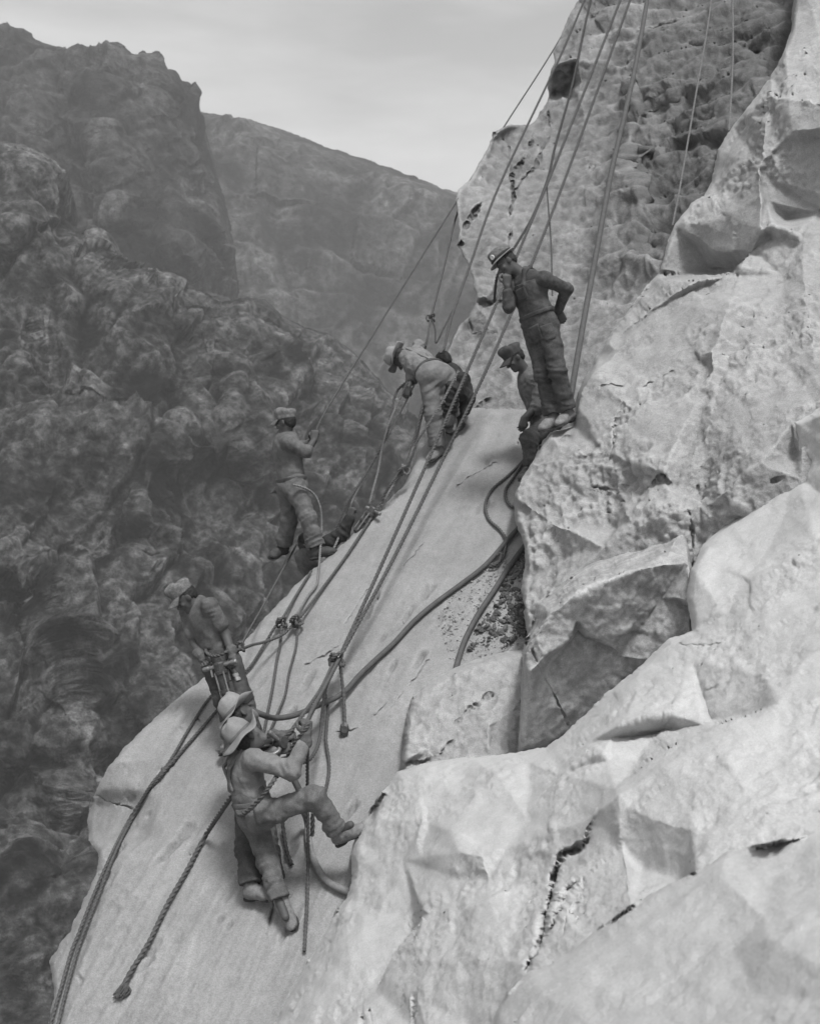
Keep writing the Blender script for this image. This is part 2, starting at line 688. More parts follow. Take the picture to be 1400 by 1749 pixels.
def far_disp(amp, sc, seed, stretch, dirs):
    st = np.array(stretch)

    def fn(w, v):
        q = w / sc
        wv = q + 0.10 * np.stack([fbm(q * 1.3, 2, seed + 31), fbm(q * 1.3, 2, seed + 41), fbm(q * 1.3, 2, seed + 51)], 1)
        a = fbm(wv * st * 0.8, 3, seed, 0.5) * 1.2
        b, _ = facet(wv * st * 1.5 + 3.1, seed + 3)
        c, _ = facet(wv * st * 3.7 + 1.7, seed + 4)
        e, _ = facet(q * st * 9 + 5.7, seed + 8)
        e2, _ = facet(q * st * 21 + 5.7, seed + 9)
        z = fbm(q * 30, 3, seed + 10, 0.6)
        return amp * (a * 0.6 + b * 1.0 - c * 0.55 + e * 0.30 - e2 * 0.13 + z * 0.06) + 1.25 * ledges(w, dirs, seed + 60)
    return fn


hill_top = [(250, 200), (335, 193), (365, 196), (400, 203), (450, 212), (510, 232), (560, 252), (600, 264), (650, 280), (700, 300), (740, 315), (780, 330), (840, 355), (900, 385), (960, 430)]
base = Relief([[(x, y, 430 - 0.02 * abs(x - 500)) for x, y in hill_top],
               [(200, 420, 395), (340, 330, 396), (480, 330, 398), (620, 380, 402), (760, 440, 405), (960, 520, 412)],
               [(200, 620, 375), (400, 560, 378), (520, 560, 376), (640, 600, 376), (780, 640, 380), (960, 700, 385)],
               [(200, 950, 350), (500, 950, 350), (960, 950, 350)]])
rock_layer("hill", hill_top + [(960, 950), (250, 950)], base, M_FAR, 3.6, 2.6, 3, far_disp(7, 60, 3, (1, 1, 0.5), [(V(1, 0.15, 0), 26, 6.0), (V(0.9, -0.4, 0), 9, 2.0), (V(0.2, 1, 0), 16, 2.5)]), roll=25, roll_w=30, skirt=90, soft=12, edge_px=34.0, edge_min=0.05, smooth=False)

mtn_top = [(-70, 70), (-20, 56), (0, 50), (20, 47), (45, 52), (60, 68), (80, 75), (100, 80), (125, 91), (146, 86), (150, 80), (155, 88), (188, 92), (194, 78), (204, 80), (210, 90), (226, 95), (238, 96), (243, 85), (250, 96), (260, 97), (266, 90), (273, 92), (278, 108), (285, 122), (298, 124), (306, 140), (316, 150), (321, 166), (333, 190), (345, 212), (362, 262), (380, 330), (398, 420), (408, 505)]
base = Relief([[(x, y, 300 - 0.05 * x + (20 if x > 300 else 0)) for x, y in mtn_top],
               [(-70, 200, 280), (60, 210, 270), (110, 205, 282), (170, 200, 272), (250, 230, 276), (300, 300, 282)],
               [(-70, 400, 262), (90, 400, 256), (150, 390, 266), (200, 380, 256), (260, 400, 264), (300, 420, 258), (350, 520, 270)],
               [(-70, 650, 240), (150, 640, 240), (300, 640, 245), (420, 700, 255)]])
rock_layer("mountain", mtn_top + [(420, 700), (-70, 700)], base, M_MTN, 3.3, 4.2, 5, far_disp(6, 46, 8, (1, 1, 0.6), [(V(1, 0.2, 0), 17, 4.5), (V(0.25, 1, 0), 9, 2.0), (V(0.8, -0.6, 0), 5, 1.2)]), roll=16, roll_w=16, skirt=80, soft=9, edge_px=34.0, edge_min=0.05, smooth=False)

wall_top = [(-90, 232), (0, 240), (60, 250), (92, 274), (112, 310), (112, 378), (132, 390), (160, 384), (190, 400), (214, 446), (240, 455), (298, 468), (322, 494), (380, 515), (420, 508), (452, 512), (482, 540), (520, 560), (560, 570), (600, 598), (640, 640), (680, 690), (730, 740), (800, 800)]
base = Relief([[(x, y, 172 + 0.03 * x) for x, y in wall_top],
               [(-90, 420, 158), (20, 400, 150), (60, 430, 156), (110, 420, 160), (150, 470, 154), (260, 560, 152), (330, 560, 160), (400, 600, 156), (450, 580, 164), (520, 660, 164), (640, 740, 168), (800, 900, 168)],
               [(-90, 700, 142), (30, 690, 136), (80, 690, 146), (150, 730, 134), (200, 720, 142), (270, 760, 134), (330, 760, 146), (370, 690, 150), (400, 700, 142), (470, 860, 148), (600, 980, 150), (800, 1100, 150)],
               [(-90, 980, 126), (20, 960, 120), (60, 1020, 128), (110, 1000, 118), (150, 960, 128), (220, 970, 122), (280, 960, 130), (350, 1060, 124), (450, 1120, 134), (600, 1200, 135)],
               [(-90, 1300, 112), (20, 1270, 104), (60, 1290, 112), (150, 1270, 104), (190, 1260, 112), (240, 1240, 106), (330, 1300, 116), (500, 1400, 118)],
               [(-90, 1560, 100), (40, 1540, 92), (100, 1500, 102), (150, 1540, 94), (200, 1560, 102), (400, 1600, 106)],
               [(-90, 1860, 86), (80, 1860, 84), (250, 1860, 90), (420, 1860, 96)]])
rock_layer("canyon_wall", wall_top + [(800, 1100), (620, 1300), (420, 1860), (-90, 1860)], base, M_WALL, 3.1, 2.0, 7, far_disp(3.4, 20, 21, (1, 1, 0.8), [(V(0.75, 0.65, 0), 7.5, 2.2), (V(0.9, -0.45, 0.2), 4.5, 1.3), (V(0.1, 1, 0), 3.6, 0.5)]), roll=6, roll_w=14, skirt=60, soft=10, edge_px=34.0, edge_min=0.05, smooth=False)

# canyon floor with the river bed, far below everything
gm = rock_mat("canyon_floor_gravel", 0.16, 0.3, 20.0, 0.5, 0.2, 0)
gv, gf = [], []
ng = 40
for j in range(ng + 1):
    for i in range(ng + 1):
        x, y = -1500 + 3000 * i / ng, -1400 + 3000 * j / ng
        gv.append((x, y, -150 + 6 * math.sin(x * 0.013) * math.cos(y * 0.011)))
for j in range(ng):
    for i in range(ng):
        k = j * (ng + 1) + i
        gf.append((k, k + 1, k + ng + 2, k + ng + 1))
tag(link_mesh("canyon_floor", gv, gf, gm), kind='structure')

# ------------------------------------------------------------------ the worked rock face
FALL = nrm(P(300, 1540, sd(300, 1540)) - P(560, 1050, sd(560, 1050)))
M_SLAB = rock_mat("slab_granite", 0.235, 0.13, 0.8, 0.8, 0.16, 0.14, streak=(tuple(FALL), 0.05, 7.0), bd=0.014)
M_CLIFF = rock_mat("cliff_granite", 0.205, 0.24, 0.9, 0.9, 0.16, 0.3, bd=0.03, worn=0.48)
M_OUT = rock_mat("outcrop_granite", 0.31, 0.15, 0.7, 0.9, 0.15, 0.14, bd=0.022)
M_FORE = rock_mat("foreground_granite", 0.42, 0.09, 0.6, 0.8, 0.10, 0.0, bd=0.014)
M_BLOCK = rock_mat("block_granite", 0.30, 0.20, 0.6, 0.8, 0.16, 0.2, streak=(tuple(nrm(V(0.55, 0.8, 0))), 0.14, 10.0), bd=0.016)


def rock_disp(a_big, s_big, a_mid, s_mid, a_fine, s_fine, seed, patch=0.0):
    def fn(w, v):
        wv = w + 0.08 * s_big * np.stack([fbm(w / s_big, 2, seed + 61), fbm(w / s_big, 2, seed + 71), fbm(w / s_big, 2, seed + 81)], 1)
        wm = w + 0.10 * s_mid * np.stack([fbm(w / s_mid, 2, seed + 62), fbm(w / s_mid, 2, seed + 72), fbm(w / s_mid, 2, seed + 82)], 1)
        b, _ = facet(wv / s_big + 0.37, seed)
        c, _ = facet(wm / s_mid + 4.1, seed + 2)
        c2, _ = facet(wm / s_mid * 2.3 + 2.1, seed + 3)
        c3, _ = facet(w / s_mid * 5.3 + 2.1, seed + 4)
        f = fbm(w / s_fine, 4, seed + 5, 0.7)
        m = np.clip(0.65 + 2.4 * fbm(w / (s_big * 1.2), 3, seed + 13), 0.15, 1.6) if patch else 1.0
        return b * a_big + (c + 0.55 * c2 + 0.32 * c3) * a_mid * m + f * a_fine * m
    return fn


# --- cliff above the slab
cliff_ol = [(1030, -70), (1010, -40), (988, 0), (970, 30), (957, 68), (944, 88), (946, 102), (938, 126), (934, 150), (936, 164), (930, 180), (914, 203), (902, 213), (872, 212), (842, 224), (834, 246), (820, 274), (800, 308), (781, 325), (777, 345), (784, 392), (780, 418), (798, 450), (806, 472), (812, 515), (800, 540), (784, 556), (765, 600), (742, 640), (724, 700), (714, 752), (700, 815), (760, 840), (1010, 830), (1120, 720), (1240, 560), (1470, 250), (1470, -70)]
base = Relief([
    [(700, 830, 13.0), (718, 752, 13.4), (745, 650, 13.9), (790, 560, 14.6), (812, 515, 14.6), (800, 455, 15.0), (780, 400, 15.4), (778, 330, 16.2), (836, 246, 16.9), (860, 208, 17.2)],
    [(860, 208, 17.2), (905, 210, 18.2), (928, 184, 18.3), (938, 172, 18.3), (975, 172, 18.0)],
    [(934, 160, 19.0), (968, 162, 18.95), (978, 140, 18.7), (983, 112, 18.35)],
    [(978, 168, 18.0), (988, 140, 17.9), (988, 98, 17.9), (955, 102, 18.2), (938, 124, 18.6)],
    [(945, 88, 19.4), (985, 0, 21.0), (1030, -70, 22)],
    [(905, 210, 18.2), (880, 300, 16.7), (866, 420, 15.3), (830, 510, 14.5), (850, 520, 14.7), (890, 530, 14.3)],
    [(990, 170, 17.8), (1000, 250, 17.0), (1000, 360, 15.8), (960, 440, 15.0), (960, 520, 14.3), (1080, 520, 13.8)],
    [(992, 95, 18.0), (1030, 60, 18.8), (1060, -70, 20.5)],
    [(1060, 110, 18.0), (1120, 60, 18.0), (1200, 60, 17.7), (1250, 75, 17.2), (1310, 90, 16.8), (1350, 30, 17.0)],
    [(1060, 200, 17.3), (1090, 190, 17.0), (1150, 150, 17.0), (1245, 120, 16.4), (1300, 110, 16.3)],
    [(1100, 180, 17.2), (1180, 150, 17.0), (1245, 118, 16.8)],
    [(1010, 300, 16.4), (1060, 290, 16.2), (1090, 300, 16.4), (1150, 250, 16.4), (1240, 190, 15.8), (1300, 160, 15.6)],
    [(1020, 400, 15.2), (1100, 370, 15.2), (1160, 360, 14.9), (1240, 260, 15.2)],
    [(1000, 480, 14.7), (1080, 460, 14.3), (1150, 430, 14.2)],
    [(800, 560, 14.5), (850, 560, 14.2), (900, 590, 13.9), (960, 620, 13.2), (1000, 640, 12.9)],
    [(770, 735, 13.0), (830, 735, 12.75), (895, 700, 12.75), (960, 690, 12.5)],
    [(700, 860, 12.7), (900, 860, 12.2), (1010, 840, 11.6), (1120, 730, 12.0), (1250, 570, 12.5)]],
    [(1480, 250, 14.0), (1480, -80, 17.0), (1250, -70, 19.0), (1150, 0, 18.6)])
cl_cr = [dict(line=[(911, 225), (903, 252), (888, 279), (874, 300), (876, 338), (870, 372), (872, 400), (866, 425)], w=3.2, d=0.227, jit=1.2),
         dict(line=[(935, 190), (938, 225), (925, 255), (912, 285), (895, 305), (880, 325)], w=2.2, d=0.163, jit=1.2),
         dict(line=[(870, 250), (874, 285), (873, 310)], w=2.0, d=0.130, jit=1.0),
         dict(line=[(787, 418), (792, 392), (808, 365), (822, 345)], w=4.0, d=0.260, jit=1.0),
         dict(line=[(1075, 178), (1068, 168), (1086, 150)], w=4.5, d=0.260, jit=1.4),
         dict(line=[(1095, 62), (1120, 50), (1165, 42)], w=4.0, d=0.260, jit=1.4),
         dict(line=[(1066, 150), (1064, 158)], w=5, d=0.260, jit=0.6),
         dict(line=[(1192, 146), (1222, 136), (1246, 122)], w=7, d=0.325, jit=1.0),
         dict(line=[(1255, 82), (1270, 85), (1290, 92), (1305, 94)], w=6, d=0.325, jit=1.4),
         dict(line=[(1095, 200), (1130, 185), (1180, 172)], w=2.6, d=0.195, jit=1.2),
         dict(line=[(1180, 215), (1215, 212), (1232, 208)], w=4, d=0.227, jit=1.2),
         dict(line=[(1012, 294), (1030, 288), (1060, 294), (1088, 303)], w=3, d=0.195, jit=1.0),
         dict(line=[(1105, 370), (1112, 350)], w=5, d=0.260, jit=1.5),
         dict(line=[(1095, 432), (1106, 428), (1118, 426)], w=6, d=0.260, jit=1.5),
         dict(line=[(1160, 78), (1180, 82), (1200, 84)], w=4, d=0.260, jit=1.2),
         dict(line=[(1090, 255), (1120, 262), (1140, 270), (1150, 262)], w=3, d=0.195, jit=1.5),
         dict(line=[(770, 738), (800, 736), (836, 733), (872, 722), (895, 706)], w=2.4, d=0.130, jit=0.8),
         dict(line=[(807, 702), (818, 690), (834, 682)], w=3, d=0.163, jit=0.8),
         dict(line=[(826, 513), (838, 518), (852, 514)], w=3.5, d=0.195, jit=0.6),
         dict(line=[(800, 545), (806, 570), (830, 563), (848, 568), (852, 590)], w=1.6, d=0.065, jit=0.5)]


def cliff_disp(w, v):
    k = np.clip((v[:, 0] - 960 - (v[:, 1] - 100) * 0.05) / 120, 0.0, 1.0) * np.clip((560 - v[:, 1]) / 60, 0.2, 1)
    f1 = rock_disp(0.12, 0.9, 0.07, 0.32, 0.035, 0.16, 31)(w, v)
    q = w / 1.1
    wv = q + 0.15 * np.stack([fbm(q, 3, 5), fbm(q, 3, 6), fbm(q, 3, 7)], 1)
    b2, _ = facet(wv * np.array([0.9, 0.9, 1.8]), 35)
    b3, _ = facet(wv * np.array([2.3, 2.3, 4.2]), 36)
    lg = ledges(w, [(V(0.35, 1, 0), 0.75, 0.20), (V(-0.3, 1, 0), 0.38, 0.09), (V(1, 0.1, 0), 0.9, 0.10)], 40)
    return f1 * (0.8 + 0.3 * k) + k * (b2 * 0.20 + b3 * 0.12 + 1.15 * lg) + (1 - k) * lg * 0.12


def cliff_wear(v, w):
    """old weathered rock that was never blasted: darker, right half of the cliff"""
    n = fbm(np.column_stack([v * 0.012, v[:, :1] * 0]), 4, 77) * 1.4
    k = np.clip((v[:, 0] - 1010 + 120 * n + (v[:, 1] - 250) * 0.12) / 130, 0, 1) * np.clip((500 + 60 * n - v[:, 1]) / 90, 0, 1)
    return k


rock_layer("cliff", cliff_ol, base, M_CLIFF, 3.2, 1.4, 11, cliff_disp, cl_cr, wear=cliff_wear, roll=0.06, roll_w=6, skirt=5, soft=1.2, warp=4.0)

# --- the smooth slab the men are working on
slab_ol = [(40, 1820), (84, 1749), (92, 1690), (85, 1640), (102, 1612), (120, 1592), (130, 1566), (150, 1526), (160, 1500), (168, 1478), (168, 1456), (153, 1436), (150, 1400), (157, 1370), (166, 1348), (186, 1309), (214, 1275), (250, 1240), (300, 1195), (355, 1152), (418, 1096), (440, 1070), (480, 1025), (520, 985), (560, 952), (600, 916), (640, 878), (688, 832), (702, 806), (716, 770), (770, 700), (1020, 690), (1020, 1180), (820, 1400), (640, 1820)]


SC = nrm(P(720, 930, sd(720, 930)) - P(690, 965, sd(690, 965)))


def slab_disp(w, v):
    a = FALL
    al = w @ a
    q = w - al[:, None] * a
    st = fbm(q * 9.0 + al[:, None] * a * 1.1, 4, 91, 0.55)
    pit = fbm(w * 9.0, 4, 93, 0.6)
    m = np.clip(fbm(w * 0.8, 3, 95) * 2.2, 0, 1)
    near = np.clip((v[:, 1] - 1350) / 250, 0, 1) * 0.7 + 0.6
    b, eg = facet(q * 2.2 + al[:, None] * a * 0.5 + 0.2 * fbm(w * 1.5, 3, 97)[:, None], 99)
    # short chipped scars that run obliquely across the slab
    ac = w @ SC
    qc = w - ac[:, None] * SC
    n1 = fbm(qc * 8.5 + ac[:, None] * SC * 2.0, 3, 191, 0.55)
    m1 = np.clip(fbm(w * 1.1 + 3.3, 2, 195) * 3 + 0.25, 0, 1)
    scar = -np.clip(n1 - 0.34, 0, 0.2) * m1
    chip, _ = facet(w * 6.0 + 0.3 * fbm(w * 5, 2, 7)[:, None], 197, 40)
    ch = np.clip(chip - 0.28, 0, 1) * np.clip(fbm(w * 0.7 + 9.1, 2, 199) * 3, 0, 1)
    return st * 0.016 * near + pit * 0.016 * (0.3 + m) * near + b * 0.010 + scar * 0.30 - ch * 0.035


sl_cr = [dict(line=[(524, 1136), (540, 1124), (553, 1122), (570, 1108), (584, 1099)], w=2.4, d=0.05, jit=0.7),
         dict(line=[(592, 1064), (600, 1050), (612, 1030), (628, 1006)], w=1.8, d=0.035, jit=0.9),
         dict(line=[(795, 818), (815, 808), (835, 796), (846, 791)], w=1.8, d=0.04, jit=1.0),
         dict(line=[(780, 830), (800, 817)], w=2.2, d=0.05, jit=1.0),
         dict(line=[(690, 965), (706, 950), (720, 930)], w=1.6, d=0.03, jit=1.0),
         dict(line=[(668, 1208), (690, 1180), (716, 1150), (730, 1128)], w=1.6, d=0.03, jit=1.0),
         dict(line=[(455, 1600), (462, 1570), (470, 1530)], w=4, d=0.08, jit=1.0),
         dict(line=[(264, 1350), (285, 1318), (300, 1300)], w=3, d=0.06, jit=1.2),
         dict(line=[(240, 1372), (262, 1345), (278, 1315)], w=2, d=0.05, jit=1.0),
         dict(line=[(168, 1358), (190, 1372), (224, 1380)], w=2, d=0.08, jit=1.2),
         dict(line=[(172, 1520), (180, 1500), (190, 1478)], w=3, d=0.06, jit=1.0),
         dict(line=[(306, 1241), (309, 1243)], w=3.5, d=0.08, jit=0.2),
         dict(line=[(338, 1229), (341, 1231)], w=2.2, d=0.06, jit=0.2),
         dict(line=[(136, 1668), (140, 1675)], w=4, d=0.06, jit=0.5),
         dict(line=[(575, 1250), (600, 1248), (618, 1238), (624, 1234)], w=1.6, d=0.04, jit=0.6),
         dict(line=[(640, 1222), (650, 1212), (660, 1200)], w=1.4, d=0.03, jit=0.8)]
rock_layer("rock_slab", slab_ol, SLAB, M_SLAB, 3.0, 2.2, 13, slab_disp, sl_cr, roll=0.10, roll_w=9, skirt=3.0, soft=0)

# --- low ledge between the slab and the block
ledge_ol = [(676, 1330), (684, 1290), (690, 1240), (700, 1195), (742, 1158), (780, 1140), (830, 1122), (880, 1110), (902, 1106), (912, 1180), (912, 1290), (880, 1400), (700, 1400)]
base = Relief([[(690, 1240, 9.25), (700, 1195, 9.5), (742, 1158, 9.75), (780, 1140, 9.75), (830, 1122, 9.8), (890, 1108, 9.8), (960, 1100, 9.8)],
               [(696, 1300, 9.0), (740, 1275, 9.05), (790, 1240, 9.05), (850, 1180, 9.2), (900, 1130, 9.4)],
               [(700, 1300, 9.1), (752, 1282, 8.95), (830, 1240, 8.9), (890, 1200, 9.1), (940, 1180, 9.3)],
               [(690, 1410, 8.5), (780, 1410, 8.2), (870, 1410, 8.2), (940, 1330, 8.9)]], [(660, 1330, 9.1)])
rock_layer("rock_ledge", ledge_ol, base, M_OUT, 3.2, 1.6, 17, rock_disp(0.06, 0.7, 0.04, 0.25, 0.022, 0.12, 41),
           [dict(line=[(694, 1303), (725, 1300), (752, 1286), (770, 1266)], w=3, d=0.12, jit=1.2),
            dict(line=[(778, 1232), (795, 1214), (820, 1195), (836, 1180)], w=2.4, d=0.08, jit=1.2)], roll=0.25, roll_w=12, skirt=1.2)

# --- outcrop right of the standing man
out_ol = [(896, 1060), (889, 1005), (898, 958), (890, 920), (879, 888), (876, 862), (880, 838), (890, 815), (906, 790), (926, 752), (940, 738), (976, 727), (983, 692), (986, 670), (1000, 640), (1020, 604), (1036, 580), (1060, 545), (1082, 518), (1100, 490), (1124, 464), (1135, 424), (1150, 384), (1180, 345), (1200, 334), (1214, 310), (1220, 282), (1224, 256), (1250, 214), (1290, 166), (1314, 131), (1326, 108), (1340, 80), (1350, 50), (1356, 0), (1362, -60), (1480, -60), (1480, 1000), (1200, 1150), (1000, 1200), (910, 1180)]
base = Relief([
    [(880, 1180, 9.8), (878, 1000, 10.1), (878, 862, 10.6), (906, 790, 10.8), (940, 738, 10.95), (976, 727, 11.0), (984, 680, 11.3), (1020, 604, 11.9), (1060, 545, 12.4), (1124, 464, 12.9), (1150, 384, 13.0), (1180, 345, 13.15), (1214, 310, 13.4), (1224, 256, 13.8), (1250, 214, 14.1), (1314, 131, 14.6), (1340, 80, 14.9), (1362, -60, 15.6)],
    # dark broken facets under the bright upper face
    [(1180, 345, 13.0), (1238, 372, 12.2), (1268, 425, 11.75), (1282, 432, 11.6)],
    [(1124, 466, 13.1), (1208, 462, 12.75), (1250, 462, 12.4), (1266, 448, 12.0)],
    [(1208, 461, 12.9), (1222, 430, 12.3), (1268, 425, 11.75)],
    # bright shelf and the rough face below it
    [(1036, 585, 11.7), (1140, 508, 11.3), (1180, 485, 11.2), (1210, 474, 11.2)],
    [(986, 690, 10.9), (1010, 640, 11.0), (1050, 600, 11.2), (1140, 516, 11.35), (1240, 474, 11.3), (1262, 472, 11.2)],
    # the bright rib
    [(1282, 432, 11.7), (1265, 455, 11.2), (1240, 530, 10.4), (1214, 600, 9.95), (1206, 670, 9.7), (1170, 722, 9.5), (1132, 808, 9.2), (1072, 890, 9.1), (1030, 935, 9.2)],
    [(1335, 470, 10.9), (1300, 510, 10.6), (1262, 560, 10.3), (1236, 640, 9.8), (1212, 720, 9.35), (1205, 780, 9.1), (1196, 870, 8.8)],
    [(1214, 660, 9.7), (1190, 735, 9.5), (1150, 830, 9.2)],
    # upper right
    [(1298, 330, 11.6), (1296, 280, 11.9), (1302, 232, 12.1), (1310, 166, 12.6)],
    [(1312, 164, 12.45), (1345, 170, 11.95), (1400, 174, 11.5), (1480, 176, 11.1)],
    [(1316, 222, 12.15), (1350, 226, 11.7), (1400, 218, 11.3), (1480, 210, 10.9)],
    [(1306, 236, 12.1), (1330, 244, 11.9), (1400, 240, 11.5), (1480, 236, 11.1)],
    [(1304, 300, 12.0), (1312, 345, 11.85), (1342, 372, 11.85), (1400, 362, 11.55), (1480, 356, 11.25)],
    [(1282, 432, 11.7), (1300, 392, 11.4), (1320, 385, 11.3), (1360, 405, 11.0), (1368, 415, 10.9)],
    [(1282, 432, 11.7), (1310, 405, 11.5), (1362, 412, 11.0)],
    [(1368, 415, 11.1), (1385, 375, 11.4), (1420, 340, 11.3), (1480, 320, 11.1)],
    [(1368, 415, 11.05), (1372, 500, 10.2), (1385, 600, 9.2), (1396, 690, 8.6), (1480, 690, 8.2)],
    [(1335, 470, 10.9), (1362, 480, 10.5)],
    [(1352, 722, 8.6), (1396, 694, 8.6)],
    [(1352, 722, 8.4), (1355, 800, 8.2), (1365, 818, 8.1)],
    # lower left mass with the joint
    [(906, 792, 10.7), (960, 780, 10.4), (1030, 770, 10.1), (1045, 830, 9.9), (1048, 900, 9.6)],
    [(880, 850, 10.5), (920, 880, 10.2), (960, 950, 9.8), (900, 1050, 9.6)],
    [(1055, 835, 9.8), (1100, 838, 9.5), (1130, 812, 9.4)],
    [(1090, 900, 9.0), (1150, 860, 8.9), (1230, 845, 8.5), (1300, 790, 8.3), (1365, 765, 8.2)],
    [(1080, 700, 10.2), (1120, 660, 10.35), (1150, 610, 10.5), (1200, 600, 10.2)],
    [(1290, 700, 8.95), (1330, 600, 9.6), (1340, 520, 10.3)]],
    [(1480, 1000, 7.6), (1200, 1160, 8.6), (1000, 1200, 9.2), (1480, -70, 15.8), (1400, 60, 14.7), (1480, 60, 14.5), (1400, -60, 15.6)])
out_cr = [dict(line=[(1062, 676), (1058, 700), (1047, 730), (1046, 765), (1040, 790)], w=1.8, d=0.078, jit=1.0),
          dict(line=[(1026, 658), (1042, 657), (1062, 660)], w=1.6, d=0.052, jit=0.8),
          dict(line=[(1012, 831), (1030, 834), (1048, 836)], w=2.6, d=0.130, jit=0.6),
          dict(line=[(1032, 838), (1036, 860), (1036, 880)], w=6, d=0.104, jit=0.6),
          dict(line=[(1052, 832), (1066, 828), (1080, 830)], w=1.8, d=0.065, jit=0.6),
          dict(line=[(1176, 876), (1181, 905), (1182, 940), (1183, 968)], w=2.6, d=0.195, jit=0.5),
          dict(line=[(1213, 461), (1230, 460), (1246, 463)], w=2.4, d=0.098, jit=0.5),
          dict(line=[(1098, 660), (1118, 650), (1146, 634)], w=1.8, d=0.052, jit=1.2),
          dict(line=[(1196, 868), (1196, 850), (1190, 830)], w=1.6, d=0.052, jit=0.8),
          dict(line=[(1318, 822), (1335, 815)], w=2.2, d=0.065, jit=0.6),
          dict(line=[(1292, 873), (1296, 871)], w=3, d=0.052, jit=0.3),
          dict(line=[(956, 752), (965, 745), (975, 742)], w=3, d=0.078, jit=0.8)]
rock_layer("rock_outcrop", out_ol, base, M_OUT, 3.3, 1.4, 19, rock_disp(0.06, 0.8, 0.050, 0.24, 0.026, 0.11, 51, 1), out_cr, roll=0.2, roll_w=7, skirt=3, soft=0.8, warp=3.0)

# --- the big split block
blk_ol = [(880, 1320), (889, 1210), (892, 1112), (906, 1074), (918, 1030), (950, 1004), (1000, 966), (1060, 940), (1130, 906), (1160, 882), (1178, 876), (1183, 970), (1184, 1085), (1200, 1130), (1100, 1200), (980, 1300), (930, 1340)]
base = Relief([[(892, 1112, 8.9), (906, 1074, 8.9), (918, 1030, 9.0), (950, 1004, 9.1), (1000, 966, 9.2), (1060, 940, 9.3), (1130, 906, 9.3), (1160, 882, 9.4), (1178, 876, 9.4)],
               [(894, 1130, 8.3), (912, 1085, 8.2), (940, 1046, 8.2), (990, 1012, 8.15), (1050, 985, 8.2), (1110, 968, 8.25), (1140, 940, 8.5), (1168, 900, 8.9)],
               [(905, 1150, 8.2), (930, 1120, 8.2), (960, 1100, 8.25), (985, 1062, 8.25)],
               [(900, 1200, 8.45), (950, 1130, 8.5), (985, 1075, 8.5), (1060, 1120, 8.5), (1110, 1130, 8.4)],
               [(1110, 968, 8.2), (1130, 1020, 8.45), (1176, 1040, 8.3), (1184, 1085, 8.2)],
               [(880, 1320, 8.75), (940, 1280, 8.75), (1010, 1220, 8.68), (1100, 1150, 8.55), (1184, 1090, 8.3)],
               [(930, 1345, 9.0), (980, 1310, 8.8), (1110, 1210, 8.7), (1210, 1130, 8.4)],
               [(1168, 900, 8.9), (1176, 960, 8.4), (1180, 1030, 8.0)]])
boulder = rock_layer("boulder", blk_ol, base, M_BLOCK, 3.2, 1.0, 23, rock_disp(0.05, 0.6, 0.022, 0.18, 0.014, 0.08, 61),
                     [dict(line=[(908, 1110), (925, 1150), (945, 1185), (960, 1215), (972, 1240)], w=1.2, d=0.05, jit=0.5)], roll=0.15, roll_w=8, skirt=1.2, soft=1.0, kind=None, warp=2.5)
tag(boulder, 'large angular granite block with one broad dark shaded face wedged between pale outcrops', 'boulder')

